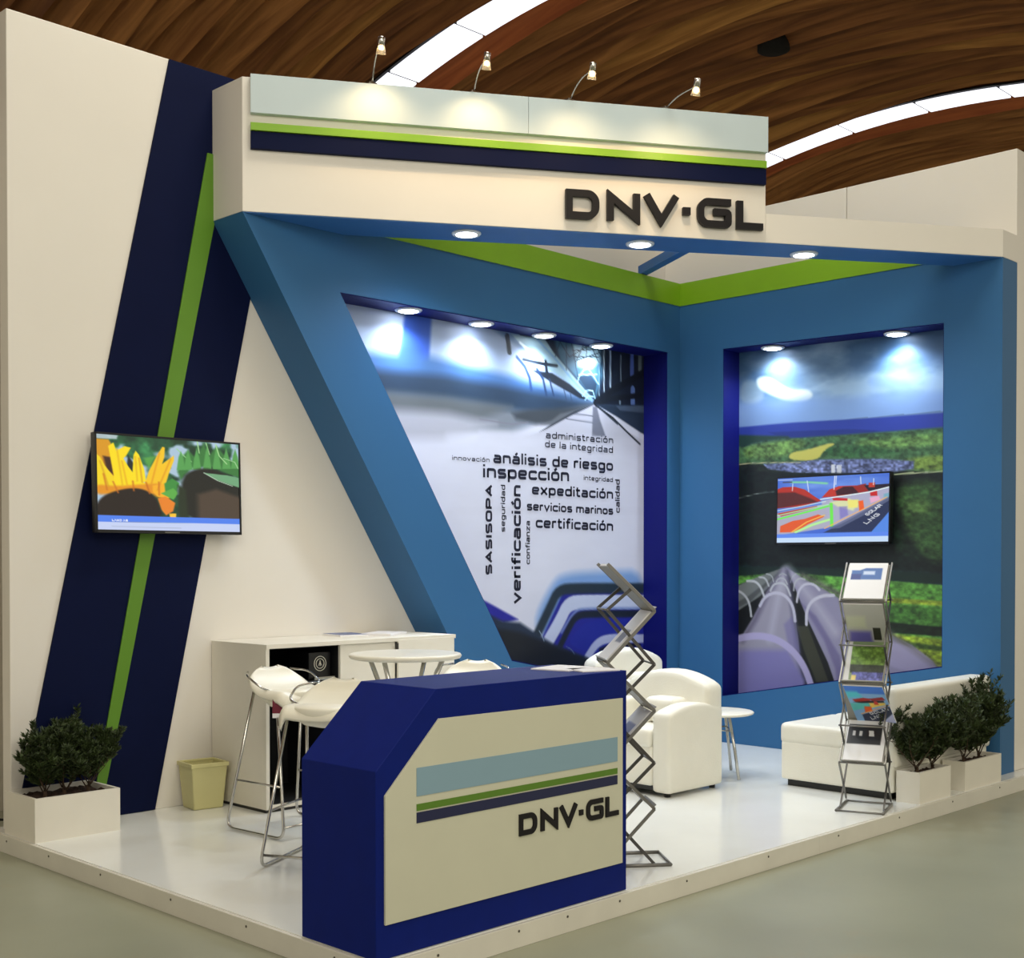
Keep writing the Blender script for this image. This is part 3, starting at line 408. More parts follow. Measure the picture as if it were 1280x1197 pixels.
TV2_OPS = [('l',(130,220,150),0.025,0.025,[(0.129,0.935),(0.311,0.919),(0.453,0.892)]),('l',(60,60,70),0.017,0.008,[(0.054,0.937),(0.129,0.935)]),('l',(230,235,245),0.008,0.007,[(0.003,0.975),(0.137,0.972)]),('p',(176,42,26),0.008,[(-0.017,0.828),(0.052,0.864),(0.163,0.862),(0.257,0.811),(0.334,0.714),(0.411,0.629),(0.227,0.556),(-0.028,0.531)]),('p',(84,26,24),0.025,[(-0.019,0.779),(0.161,0.776),(0.304,0.678),(0.374,0.617),(-0.028,0.531)]),('p',(190,50,34),0.008,[(0.412,0.677),(0.479,0.796),(0.565,0.842),(0.716,0.839),(0.756,0.792),(0.658,0.699)]),('p',(60,20,26),0.013,[(0.535,0.771),(0.606,0.83),(0.689,0.828),(0.754,0.722),(0.547,0.7)]),('p',(150,40,30),0.013,[(0.689,0.828),(0.798,0.861),(0.829,0.744),(0.741,0.722)]),('p',(40,30,44),0.008,[(0.784,0.838),(1.01,0.845),(1.009,0.8),(0.829,0.744)]),('p',(190,60,40),0.008,[(0.825,0.872),(0.879,0.871),(0.877,0.802),(0.824,0.803)]),('p',(170,170,196),0.017,[(0.411,0.629),(0.658,0.699),(1.009,0.788),(1.019,0.627),(0.648,0.284),(0.435,0.218)]),('p',(214,220,170),0.025,[(0.488,0.605),(0.657,0.652),(0.737,0.557),(0.694,0.463),(0.557,0.533)]),('p',(236,228,120),0.017,[(0.642,0.628),(0.739,0.628),(0.736,0.51),(0.653,0.51)]),('p',(110,100,190),0.017,[(0.571,0.533),(0.64,0.534),(0.651,0.403),(0.58,0.342)],0,1,0.6),('p',(196,36,40),0.008,[(0.504,0.676),(0.643,0.652),(0.642,0.616),(0.517,0.629)]),('p',(196,40,40),0.008,[(0.836,0.744),(0.896,0.755),(0.901,0.674),(0.841,0.674)]),('p',(236,96,36),0.008,[(0.738,0.605),(0.779,0.616),(0.79,0.487),(0.748,0.452)]),('p',(230,170,200),0.013,[(0.834,0.651),(0.914,0.674),(0.926,0.616),(0.845,0.569)]),('p',(120,170,190),0.017,[(0.955,0.697),(1.008,0.719),(1.006,0.627),(0.953,0.627)]),('l',(226,240,240),0.017,0.008,[(0.404,0.653),(0.588,0.688),(0.829,0.733),(1.009,0.8)]),('l',(200,225,230),0.013,0.008,[(-0.014,0.494),(0.227,0.556),(0.446,0.617)]),('p',(170,170,190),0.017,[(-0.03,0.456),(0.445,0.581),(0.478,0.22),(-0.012,0.106)]),('p',(180,70,60),0.008,[(0.0,0.456),(0.226,0.52),(0.373,0.557),(0.372,0.532),(0.036,0.407)]),('l',(110,236,80),0.025,0.008,[(-0.018,0.357),(0.224,0.446),(0.472,0.545)]),('l',(170,236,180),0.013,0.008,[(-0.009,0.419),(0.473,0.569)]),('p',(224,88,36),0.008,[(0.031,0.258),(0.147,0.334),(0.258,0.361),(0.383,0.424),(0.44,0.388),(0.292,0.276),(0.178,0.162),(0.028,0.158)]),('l',(244,196,80),0.013,0.008,[(0.141,0.161),(0.279,0.312),(0.44,0.412)]),('l',(180,240,150),0.033,0.017,[(0.178,0.162),(0.328,0.265),(0.481,0.34)]),('l',(110,230,80),0.029,0.008,[(0.498,0.581),(0.504,0.413),(0.507,0.245)]),('p',(40,50,84),0.007,[(0.433,0.146),(0.649,0.32),(0.803,0.464),(1.013,0.65),(1.016,0.466),(0.947,0.325),(0.856,0.147)]),('p',(96,104,136),0.008,[(0.463,0.195),(0.803,0.487),(1.006,0.662),(1.005,0.604),(0.815,0.417),(0.576,0.21)],0,1,0.8),('l',(244,176,84),0.01,0.007,[(0.442,0.207),(0.65,0.379),(0.817,0.511),(0.98,0.65)]),('p',(84,136,226),0.008,[(0.856,0.147),(0.947,0.325),(1.016,0.466),(1.014,0.047),(0.848,0.088)]),('l',(235,240,250),0.008,0.007,[(0.527,0.997),(0.521,0.795)]),('l',(220,230,245),0.007,0.007,[(0.541,0.996),(0.537,0.866)]),('l',(220,230,245),0.007,0.007,[(0.143,0.911),(0.139,0.801)]),('l',(220,230,245),0.007,0.007,[(0.276,0.944),(0.292,0.775)]),('l',(225,235,245),0.007,0.007,[(0.753,0.967),(0.758,0.862)]),('l',(225,235,245),0.007,0.007,[(0.867,0.929),(0.865,0.837)]),('t','GOLAR',(0.821,0.382),(0.944,0.529),0.035,(235,238,245)),('t','LNG',(0.812,0.258),(0.929,0.401),0.038,(235,238,245)),('p',(92,136,236),0.005,[(-0.057,0.13),(1.022,0.141),(1.021,0.083),(-0.059,0.067)]),('p',(196,220,246),0.005,[(-0.059,0.073),(1.021,0.083),(1.019,-0.046),(-0.064,-0.072)])]
BRO_OPS = [('p',(60,120,220),0.04,[(0,0.8),(1,0.8),(1,1),(0,1)]),('p',(80,200,220),0.08,[(0,0.66),(0.4,0.7),(0.3,0.85),(0,0.85)]),('p',(170,40,30),0.02,[(0.1,0.62),(0.4,0.68),(0.6,0.66),(0.5,0.56),(0.15,0.56)]),('p',(150,36,40),0.02,[(0.55,0.66),(0.9,0.72),(0.95,0.64),(0.6,0.6)]),('p',(30,24,34),0.02,[(0.1,0.55),(0.5,0.6),(0.9,0.62),(0.9,0.57),(0.3,0.52)]),('p',(90,190,190),0.03,[(0,0.3),(0.5,0.42),(0.6,0.54),(0,0.52)]),('p',(236,200,90),0.03,[(0.5,0.4),(0.9,0.5),(0.92,0.56),(0.5,0.54)]),('p',(232,96,40),0.03,[(0.3,0.26),(0.5,0.3),(0.52,0.44),(0.34,0.44)]),('p',(200,60,50),0.02,[(0.62,0.5),(0.74,0.5),(0.72,0.6),(0.64,0.6)]),('l',(244,176,84),0.02,0.01,[(0.18,0.22),(1,0.5)]),('p',(40,50,80),0.015,[(0.2,0.0),(0.2,0.2),(1,0.46),(1,0.26),(0.66,0.0)]),('p',(190,196,240),0.02,[(0.66,0.0),(1,0.26),(1,0)]),('t','GOLAR',(0.42,0.2),(0.95,0.36),0.07,(235,238,245)),('t','LNG',(0.4,0.06),(0.72,0.17),0.08,(235,238,245))]
WORDS = [('administración',(7.295,2.454),(8.114,2.467),0.038),('de la integridad',(7.285,2.384),(8.111,2.387),0.037),('innovación',(6.296,2.229),(6.68,2.233),0.023),('análisis de riesgo',(6.719,2.232),(8.111,2.242),0.058),('inspección',(6.611,2.117),(7.566,2.129),0.067),('integridad',(7.744,2.149),(8.111,2.147),0.026),('expeditación',(7.139,2.012),(8.112,2.008),0.055),('servicios marinos',(7.082,1.887),(8.112,1.878),0.046),('certificación',(7.181,1.755),(8.112,1.743),0.056),('SASISOPA',(6.7,1.394),(6.7,2.062),0.059),('seguridad',(6.841,1.714),(6.842,2.069),0.032),('verificación',(7.01,1.17),(7.01,2.071),0.067),('confianza',(7.114,1.469),(7.114,1.803),0.034),('calidad',(8.198,1.895),(8.197,2.17),0.041)]


# ------------------------------------------------------------------ hall shell
fl = MB().box(-14, 55, -12, 30, -0.35, -0.1).build('floor', M['floor']); struct(fl)
YC, VR, ZC = 11.18, 16.38, -6.88
def vpt(y, r=0.0): return ZC + math.sqrt(max(0, (VR + r) ** 2 - (y - YC) ** 2))
ys = [1.2 + (YC + 12.6 - 1.2) * i / 36 for i in range(37)]
ce = MB()
vs = []; fs = []
for x in (-12, 54):
    for y in ys: vs.append((x, y, vpt(y, .48)))
for i in range(36): fs.append((i, i + 1, 38 + i, 37 + i))
ce.add(vs, fs, True); ceil_o = ce.build('ceiling', WOOD[1], recalc=False); struct(ceil_o)
SKY = [4.55, 12.747, 20.93, 29.11, 37.3]; SW = 0.604
rng = random.Random(5)
x = 4.0; bi = 0; boards = []
while x < 46:
    boards.append(x); x += 0.41
for bx in boards:
    if any(sx - 0.36 < bx < sx + SW - 0.02 for sx in SKY): continue
    mb = MB(); n = 30; ph = rng.uniform(0, 6.28); fq = rng.uniform(.5, .8); amp = .05
    near = [sx for sx in SKY if abs(bx - sx - SW) < .45]  # boards edging a skylight get the painted reflection tint
    vs = []
    for i in range(n + 1):
        y = 1.25 + (YC + 12.4 - 1.25) * i / n
        wv = amp * math.sin(fq * y + ph) ; lo = -.14 + .07 * math.sin(fq * 1.3 * y + ph * 2)
        z0 = vpt(y, .29); z1 = vpt(y, lo + .14)
        vs += [(bx + wv - .02, y, z0), (bx + .41 + wv * .5, y, z1 ), (bx + .41 + wv * .5, y, z1 + .09), (bx + wv - .02, y, z0 + .06)]
    fs = []
    for i in range(n):
        for j in range(4):
            a = i * 4 + j; b = i * 4 + (j + 1) % 4; fs.append((a, b, b + 4, a + 4))
    fs += [(0, 3, 2, 1), (n * 4, n * 4 + 1, n * 4 + 2, n * 4 + 3)]
    mb.add(vs, fs, False)
    mb.build('plank', WOOD[3] if near else WOOD[rng.choice([0, 0, 1, 1, 2])], ceil_o)
for sx in SKY:
    mb = MB(); vs = []; k = 30
    for i in range(k + 1):
        yy = 1.3 + (YC + 12.2 - 1.3) * i / k; vs += [(sx - .02, yy, vpt(yy, .05)), (sx + SW + .02, yy, vpt(yy, .05)), (sx + SW + .02, yy, vpt(yy, .08)), (sx - .02, yy, vpt(yy, .08))]
    fs = [(i * 4 + j, i * 4 + (j + 1) % 4, i * 4 + 4 + (j + 1) % 4, i * 4 + 4 + j) for i in range(k) for j in range(4)]
    mb.add(vs, fs).build('skylight_frame', M['vent'], ceil_o)
    y = 1.3 + .375
    while y < YC + 11.9:
        mb = MB(); k = 4; vs = []
        for i in range(k + 1):
            yy = y + .03 + (1.44) * i / k
            vs += [(sx + .01, yy, vpt(yy, 0)), (sx + SW - .01, yy, vpt(yy, 0)), (sx + SW - .01, yy, vpt(yy, .03)), (sx + .01, yy, vpt(yy, .03))]
        fs = []
        for i in range(k):
            for j in range(4):
                a = i * 4 + j; b = i * 4 + (j + 1) % 4; fs.append((a, b, b + 4, a + 4))
        fs += [(0, 1, 2, 3), (k * 4, k * 4 + 1, k * 4 + 2, k * 4 + 3)]
        mb.add(vs, fs).build('skylight_panel', M['skylight'], ceil_o)
        y += 1.5
MB().lathe([(.0, .0), (.2, .004), (.25, .03), (.25, .3)], (17.0, 11.0, 9.37), 24).build('ceiling_vent', M['vent'], ceil_o)
struct(MB().box(-12, 54, 24.6, 25.0, -0.1, 4.3).build('wall_back', M['hallwall'], bevel=.01))
struct(MB().box(54, 54.4, -3, 25, -0.1, 9.6).build('wall_right', M['hallwall'], bevel=.01))

# neighbouring stand seen past the left end of the wall
nb = empty('neighbouring_booth', (1.0, 8.0, -0.1), 'plain white booth partition just visible past left end of the white stand wall', 'booth')
MB().box(-1.2, 5.0, 8.0, 8.1, -0.1, 4.33).build('partition', M['hallwall'], nb, origin=(1.0, 8.0, -0.1))
MB().box(-1.2, 2.9, 7.05, 8.0, -0.1, -0.01).build('floor_panel', M['floorw'], nb, origin=(1.0, 8.0, -0.1))
mbc = MB(); mbc.tube(rounded([(0.8, 7.45, 0.0), (1.8, 7.4, 0.0), (2.5, 7.35, 0.01), (3.0, 7.25, 0.03), (3.2, 7.2, 0.0)], .3, n=5), .008, 6)
tag(mbc.build('power_cable', M['cable']), 'black cable lying on the floor behind left end of the white wall', 'cable')

# ------------------------------------------------------------------ platform
pf = empty('raised_platform', (6.1, 5.3, -0.1), 'low white stand platform with glossy top and white side boards on the concrete', 'platform')
PO = (6.1, 5.3, -0.1)
MB().box(3.02, 9.25, 3.66, 7.05, -0.1, 0.0).build('deck', M['floorw'], pf, origin=PO)
MB().box(3.0, 3.02, 3.64, 7.05, -0.1, -0.003).build('side_board', M['kick'], pf, origin=PO, bevel=.003)
MB().box(3.02, 6.1, 3.64, 3.66, -0.1, -0.003).build('side_board', M['kick'], pf, origin=PO, bevel=.003)
MB().box(6.1, 9.25, 3.64, 3.66, -0.1, -0.003).build('side_board', M['kick'], pf, origin=PO, bevel=.003)
for y in (3.9, 4.5, 5.1, 5.75, 6.3, 6.8):
    MB().lathe([(.006, 0), (.005, .002)], (2.999, y, -0.03), 8, (-1, 0, 0)).build('screw', M['screw'], pf, origin=PO)
for x in (3.3, 3.75, 4.05, 4.4, 4.9, 5.6, 6.3, 7.0, 7.7, 8.4):
    MB().lathe([(.006, 0), (.005, .002)], (x, 3.639, -0.03), 8, (0, -1, 0)).build('screw', M['screw'], pf, origin=PO)

# ------------------------------------------------------------------ white back walls with the slanted stripe
wl = struct(MB().box(3.06, 8.93, 6.88, 6.98, 0.0, 4.52).build('wall_left', M['white'], bevel=.006))
wr = MB(); 
for y0, y1 in ((5.114, 6.98), (3.77, 5.11)):
    wr.box(8.93, 9.13, y0, y1, 0.0, 4.405)
wr = struct(wr.build('wall_right', M['white'], bevel=.008))
def yz(y): return lambda p: (p[0], y, p[1])
def fx(x): return lambda p: (x, p[0], p[1])
st = empty('slanted_stripe', (3.6, 6.88, 0), 'wide navy band with lime green strip slanting up the left white wall', 'wall stripe')
MB().prism([(3.072, .003), (3.936, .003), (4.92, 4.515), (4.055, 4.515)], yz(6.878), yz(6.866)).build('navy_band', M['navy'], st, origin=(3.6, 6.88, 0))
MB().prism([(3.512, .003), (3.574, .003), (3.743, .745), (4.116, 2.47), (4.45, 4.01), (4.31, 4.01), (3.555, .2)], yz(6.866), yz(6.858)).build('green_strip', M['greend'], st, origin=(3.6, 6.88, 0))

# ------------------------------------------------------------------ blue display walls
def holed(outer, hole, f0, f1):
    bm = bmesh.new()
    def face_side(f):
        vo = [bm.verts.new(f(p)) for p in outer]; vh = [bm.verts.new(f(p)) for p in hole]
        es = [bm.edges.new((vs[i], vs[(i + 1) % len(vs)])) for vs in (vo, vh) for i in range(len(vs))]
        bmesh.ops.triangle_fill(bm, use_beauty=True, edges=es); return vo, vh
    a, ah = face_side(f0); b, bh = face_side(f1)
    for A, Bq in ((a, b), (ah, bh)):
        for i in range(len(A)):
            j = (i + 1) % len(A); bm.faces.new((A[i], A[j], Bq[j], Bq[i]))
    bmesh.ops.recalc_face_normals(bm, faces=bm.faces)
    mb = MB(); mb.v = [tuple(v.co) for v in bm.verts]; bm.verts.index_update()
    mb.f = [tuple(v.index for v in f.verts) for f in bm.faces]; mb.sm = [False] * len(mb.f); bm.free()
    return mb
HL = [(5.084, 3.224), (8.526, 3.239), (8.526, .385), (6.663, .76)]
HR = [(6.1, 3.236), (4.192, 3.2), (4.192, .729), (6.1, .379)]
OL = (6.5, 6.54, 0); OR = (8.69, 5.0, 0)
dl = empty('blue_display_wall', OL, 'sky blue wall panel with slanted left leg around the word poster', 'display wall')
holed([(4.35, 3.598), (5.117, 3.598), (5.117, 3.83), (8.688, 3.83), (8.688, 0), (6.65, 0)], HL, yz(6.54), yz(6.877)).build('wall_frame', M['blue'], dl, origin=OL)
MB().prism([(5.13, 3.643), (8.688, 3.643), (8.688, 3.832), (5.13, 3.832)], yz(6.54), yz(6.533)).build('green_strip', M['green'], dl, origin=OL)
def lining(H, inset, f, d0, d1, fm):
    mb = MB(); k = len(H); c = Vector((sum(p[0] for p in H) / k, sum(p[1] for p in H) / k))
    P = [Vector(p) for p in H]; In = [p + (c - p).normalized() * inset * 1.5 for p in P]
    for i in range(k):
        j = (i + 1) % k; q = [P[i], P[j], In[j], In[i]]
        mb.add([fm(p, d0) for p in q] + [fm(p, d1) for p in q], [(0, 1, 2, 3), (4, 5, 6, 7), (0, 1, 5, 4), (2, 3, 7, 6), (1, 2, 6, 5), (3, 0, 4, 7)])
    return mb
lining(HL, .006, None, 6.545, 6.79, lambda p, d: (p[0], d, p[1])).build('niche_lining', M['royal'], dl, origin=OL)
dr = empty('blue_display_wall', OR, 'sky blue wall panel around the landscape poster on the right', 'display wall')
holed([(6.88, 3.83), (4.134, 3.83), (4.134, 3.598), (3.765, 3.598), (3.765, 0), (6.88, 0)], HR, fx(8.69), fx(8.928)).build('wall_frame', M['blue'], dr, origin=OR)
MB().prism([(6.532, 3.643), (4.15, 3.643), (4.15, 3.832), (6.532, 3.832)], fx(8.69), fx(8.683)).build('green_strip', M['green'], dr, origin=OR)
lining(HR, .006, None, 8.695, 8.918, lambda p, d: (d, p[0], p[1])).build('niche_lining', M['royal'], dr, origin=OR)

# posters
pl = empty('word_poster', (7.0, 6.79, 1.8), 'poster of grey pipes with dark Spanish words inside the slanted blue niche', 'poster')
def lf3(P): return np.stack([P[:, 0], np.full(len(P), 6.79), P[:, 1]], -1)
def lextra(pa, st_):
    if st_ == 1:
        n = fbm(pa.u * 2.5, pa.v * 9, 2) - .5; pa.c += n[:, None] * 8
print_grid('graphic_panel', [(5.06, 3.25), (8.54, 3.25), (8.54, .37), (6.65, .74)], 340, 300, lf3, (206, 209, 226), LEFT_OPS, M['printed'], pl, lextra, origin=(7.0, 6.79, 1.8))
for wtxt, a, b, h in WORDS:
    for mb in text_words(wtxt, a, b, h, lambda p: (p.x, 6.7875, p.y), .31 if h > .045 else .25):
        mb.build('word', M['ink'], pl, origin=(7.0, 6.79, 1.8), recalc=False)
pr = empty('landscape_poster', (8.918, 5.1, 1.8), 'landscape poster of cloudy sky, forest, plant and big pipes in the right niche', 'poster')
def rt3(P): return np.stack([np.full(len(P), 8.918), P[:, 0], P[:, 1]], -1)
def rextra(pa, st_):
    u, v = pa.u, pa.v
    if st_ == 0:   # sky
        t = np.clip((v - 2.45) / .8, 0, 1)[:, None]
        pa.c = np.array((128, 158, 204.)) * (1 - t) + np.array((56, 92, 128.)) * t
        cl = fbm(u * 1.6, v * 3.6, 11, 5); a = np.clip((cl - .47) * 5, 0, 1) * np.clip((v - 2.62) / .15, 0, 1)
        pa.c = pa.c * (1 - a[:, None] * .75) + np.array((150, 176, 200.)) * a[:, None] * .75
        dk = np.clip((fbm(u * 1.3 + 5, v * 3 + 2, 23, 5) - .5) * 4, 0, 1) * np.clip((v - 2.7) / .2, 0, 1)
        pa.c = pa.c * (1 - dk[:, None] * .5) + np.array((36, 66, 96.)) * dk[:, None] * .5
        sel = v < 2.6
        n = fbm(u * 26, v * 40, 7, 4) - .5
        pa.c[sel] = np.array((22, 34, 22.)) + (n[sel, None] * 26)
    else:
        g = pa.c[:, 1] > pa.c[:, 0] * 1.12; g &= pa.c[:, 1] > pa.c[:, 2] * 1.15; g &= v < 2.6
        n = fbm(u * 30, v * 46, 9, 4) - .5; n2 = fbm(u * 9, v * 16, 5, 3) - .5
        pa.c[g] *= (1 + (n[g] * 1.1 + n2[g] * .5))[:, None]; pa.c[g] = pa.c[g] * np.array((1.0, .93, 1.0)) + np.array((0, 0, 6.))
        tw = (v > 2.15) & (v < 2.4) & (pa.c[:, 2] > pa.c[:, 1] + 18) & (pa.c[:, 2] > pa.c[:, 0] + 20) & (pa.c[:, 0] > 60)
        sp_ = vnoise(u * 55, v * 80, 3); pa.c[tw] *= (.55 + .95 * sp_[tw])[:, None]
print_grid('graphic_panel', [(6.1, 3.25), (4.18, 3.21), (4.18, .71), (6.1, .37)], 250, 330, rt3, (60, 90, 120), RIGHT_OPS, M['printed'], pr, rextra, origin=(8.918, 5.1, 1.8))

# ------------------------------------------------------------------ header beam
A = Vector((4.35, 6.54)); T = Vector((.8425, -.5387)); N = Vector((-.5387, -.8425))
HO = (4.9, 6.1, 3.6)
def bp(t, z, o=0.0): q = A + T * t + N * o; return (q.x, q.y, z)
hd = empty('header_fascia', HO, 'white diagonal header beam with raised stripes and dark letters above the stand', 'header sign')
foot = [tuple(A), tuple(A + T * 3.383), tuple(A + T * 3.383 - N * .33), (5.117, 6.536), (5.117, 6.876), (4.35, 6.876)]
MB().prism(foot, lambda p: (p[0], p[1], 3.6), lambda p: (p[0], p[1], 4.405)).build('header_box', M['white'], hd, origin=HO, bevel=.002, seg=1)
foot2 = [tuple(A + T * 3.384), (8.69, 3.765), (8.926, 3.765), (8.926, 4.13), (8.69, 4.13), tuple(A + T * 3.384 - N * .33)]
MB().prism(foot2, lambda p: (p[0], p[1], 3.6), lambda p: (p[0], p[1], 3.79)).build('header_beam', M['white'], hd, origin=HO, bevel=.002, seg=1)
soff = [tuple(A + T * .01 - N * .004), tuple(A + T * 5.14 - N * .004), (8.686, 4.128), (5.117, 6.534)]
MB().prism(soff, lambda p: (p[0], p[1], 3.599), lambda p: (p[0], p[1], 3.594)).build('soffit_panel', M['soffit'], hd, origin=HO)
for nm, t0, t1, z0, z1, m_, th in (('pale_blue_panel', .048, 1.76, 4.181, 4.412, 'pale', .04), ('pale_blue_panel', 1.762, 3.383, 4.181, 4.412, 'pale', .04),
                               ('green_strip', .048, 3.372, 4.076, 4.122, 'green', .045), ('navy_strip', .048, 3.372, 3.97, 4.072, 'navy', .035)):
    MB().prism([(t0, z0), (t1, z0), (t1, z1), (t0, z1)], lambda p: bp(p[0], p[1], 0), lambda p: bp(p[0], p[1], th)).build(nm, M[m_], hd, origin=HO, bevel=.001, seg=1)
def logo(parent, fb, ff, x0, z0, h, sx, m_, origin):
    s = .245 * h
    L_ = [('letter_d', 0.0, [(True, rounded([(.11, .11, 0), (.9, .11, 0), (1.09, .3, 0), (1.09, .7, 0), (.9, .89, 0), (.11, .89, 0)], .12, False, 3))]),
          ('letter_n', 1.53, [(False, [(.1, 0), (.1, .86), (1.08, .14), (1.08, 1.0)])]),
          ('letter_v', 2.92, [(False, [(.06, 1.0), (.62, .1), (1.18, 1.0)])]),
          ('letter_dot', 4.34, [(False, [(0.02, .5), (.3, .5)])]),
          ('letter_g', 4.92, [(False, rounded([(1.28, .9, 0), (.3, .9, 0), (.12, .72, 0), (.12, .28, 0), (.3, .1, 0), (1.18, .1, 0), (1.18, .54, 0), (.62, .54, 0)], .1, False, 3))]),
          ('letter_l', 6.45, [(False, [(.1, 1.0), (.1, .1), (1.0, .1)])])]
    for nm, off, strokes in L_:
        mb = MB()
        for cl, pts in strokes:
            P = [((off + p[0]) * h * sx, p[1] * h) for p in pts]
            stroke_solid(mb, P, s * (1.1 if nm == 'letter_dot' else 1), cl, lambda p: fb(x0 + p.x, z0 + p.y), lambda p: ff(x0 + p.x, z0 + p.y))
        mb.build(nm, m_, parent, origin=origin)
logo(hd, lambda t, z: bp(t, z, .012), lambda t, z: bp(t, z, .042), 2.008, 3.672, .18, 1.0, M['black'], HO)
# diagonal brace from the corner to the header
bo = (7.8, 5.78, 3.83)
br = MB().bar((8.235, 6.58, 3.875), (7.40, 5.03, 3.875), .075, .07, (1, -.5, 0)).build('cross_brace', M['soffit'], hd, origin=HO)

# recessed downlights
def downlight(loc, label, group, power, tgt=None, big=.085, first=[None]):
    loc = Vector(loc)
    if first[0] is None:
        e = empty('downlight', loc, label, 'ceiling light', group=group)
        MB().lathe([(.062, -.012), (.088, -.014), (.095, -.006), (.095, 0.0), (.062, 0.0)], (0, 0, 0), 28).build('trim_ring', M['ledring'], e)
        MB().lathe([(.0, -.02), (.05, -.019), (.07, -.013), (.07, -.001)], (0, 0, 0), 24).build('lens', M['led'], e)
        first[0] = e
    else: e = copy_tree(first[0], label, loc, 0, group)
    spot('downlight_glow', loc + Vector((0, 0, -.03)), tgt if tgt else loc + Vector((0, 0, -2)), power, (.78, .88, 1.0), 150, .9, .05)
    return e
g1 = 'downlights under the header beam'
downlight((5.632, 5.936, 3.594), 'round white downlight at left end of the header underside', g1, 80)
downlight((6.62, 5.31, 3.594), 'round white downlight in middle of the header underside', g1, 80)
downlight((7.628, 4.689, 3.594), 'round white downlight at right end of the header underside', g1, 80)
g2 = 'downlights over the word poster'
for (x_, lb) in ((5.77, 'first downlight from left above the word poster'), (6.467, 'second downlight from left above the word poster'),
                 (7.137, 'third downlight from left above the word poster'), (7.808, 'last downlight on right above the word poster')):
    downlight((x_, 6.66, 3.224), lb, g2, 50)
g3 = 'downlights over the landscape poster'
downlight((8.81, 5.70, 3.215), 'left downlight above the landscape poster', g3, 55)
downlight((8.81, 4.62, 3.195), 'right downlight above the landscape poster', g3, 55)

# arm spotlights on the header
sp0 = None
for i, (t, o, z, lb) in enumerate(((.781, .30, 4.53, 'leftmost small arm spotlight on top of the header'), (1.417, .31, 4.49, 'second arm spotlight from left on top of the header'),
                                  (2.04, .44, 4.435, 'third arm spotlight from left on top of the header'), (2.685, .50, 4.37, 'rightmost small arm spotlight on top of the header'))):
    b0 = Vector(bp(t, 4.412, .02)); e = empty('arm_spotlight', b0, lb, 'spotlight', group='arm spotlights on the header')
    loc = lambda p: Vector(p) - b0
    MB().box(-.03, .03, -.012, .03, 0, .015).build('clamp', M['chrome'], e, bevel=.003)
    hx = loc(bp(t + .02, z + .02, o)); k = 8; pth = []
    for j in range(k + 1):
        s = j / k; pth.append(Vector((0, 0, .012)) * (1 - s) ** 2 + (Vector((hx.x * .35, hx.y * .35, hx.z * .9 + .06))) * 2 * s * (1 - s) + hx * s * s)
    MB().tube(pth, .0045, 6).build('arm', M['chrome'], e)
    tg = loc(bp(t, 4.02, 0)); dr_ = (tg - hx).normalized() if i else (tg - hx).normalized()
    dr_ = (dr_ + Vector((0, 0, -1.2))).normalized()
    MB().lathe([(.016, -.045), (.020, -.04), (.020, .0), (.014, .008)], hx, 14, dr_).build('lamp_head', M['chrome'], e)
    gl = MB().lathe([(.018, .0), (.024, .02), (.030, .055), (.028, .055), (.021, .02), (.015, .004)], hx, 14, dr_).build('glass_shade', M['glass'], e)
    MB().lathe([(.004, .0), (.014, .012), (.016, .03), (.008, .042)], hx, 12, dr_).build('bulb', M['bulb'], e)
    spot('arm_spot_glow', b0 + hx + dr_ * .07, bp(t, 3.72, 0), 10, (1.0, .68, .34), 120, .95, .012)

# ------------------------------------------------------------------ reception counter
CO = (3.75, 3.9, 0)
co = empty('reception_counter', CO, 'navy reception counter with chamfered end and cream striped front at platform edge', 'counter')
MB().prism([(3.014, .002), (4.481, .002), (4.481, 1.0), (3.315, 1.0), (3.014, .712)], yz(3.668), yz(4.13)).build('counter_body', M['cnavy'], co, origin=CO, bevel=.002, seg=1)
MB().prism([(3.052, .132), (4.443, .132), (4.443, .878), (3.325, .884), (3.052, .618)], yz(3.668), yz(3.658)).build('front_panel', M['cream'], co, origin=CO, bevel=.001, seg=1)
for nm, z0, z1, m_ in (('pale_blue_stripe', .597, .706, 'cpale'), ('green_stripe', .541, .567, 'cgreen'), ('navy_stripe', .494, .535, 'cdark')):
    MB().box(3.206, 4.403, 3.6555, 3.658, z0, z1).build(nm, M[m_], co, origin=CO)
logo(co, lambda x, z: (x, 3.658, z), lambda x, z: (x, 3.650, z), 3.768, .358, .088, .975, M['black'], CO)
MG = 'brochures on the reception counter'
def leaflet(x, y, z, rz, w_, h_, label, m_='paper', group=None, n=3, name='brochure'):
    e = empty(name, (x, y, z), label, 'brochure', rz, group)
    MB().box(-w_ / 2, w_ / 2, -h_ / 2, h_ / 2, 0, .003 * n).build('pages', M['paper'], e, bevel=.0008, seg=1)
    MB().box(-w_ / 2 + .002, w_ / 2 - .002, -h_ / 2 + .002, h_ / 2 - .002, .003 * n, .003 * n + .0008).build('cover', M[m_], e)
    return e
leaflet(4.34, 3.93, 1.0, .2, .24, .20, 'white brochure lying flat furthest left on the navy counter', 'paper', MG, 2)
leaflet(4.375, 3.78, 1.0, -.3, .20, .15, 'white brochure lying at the front right corner of the navy counter', 'paper', MG, 2)

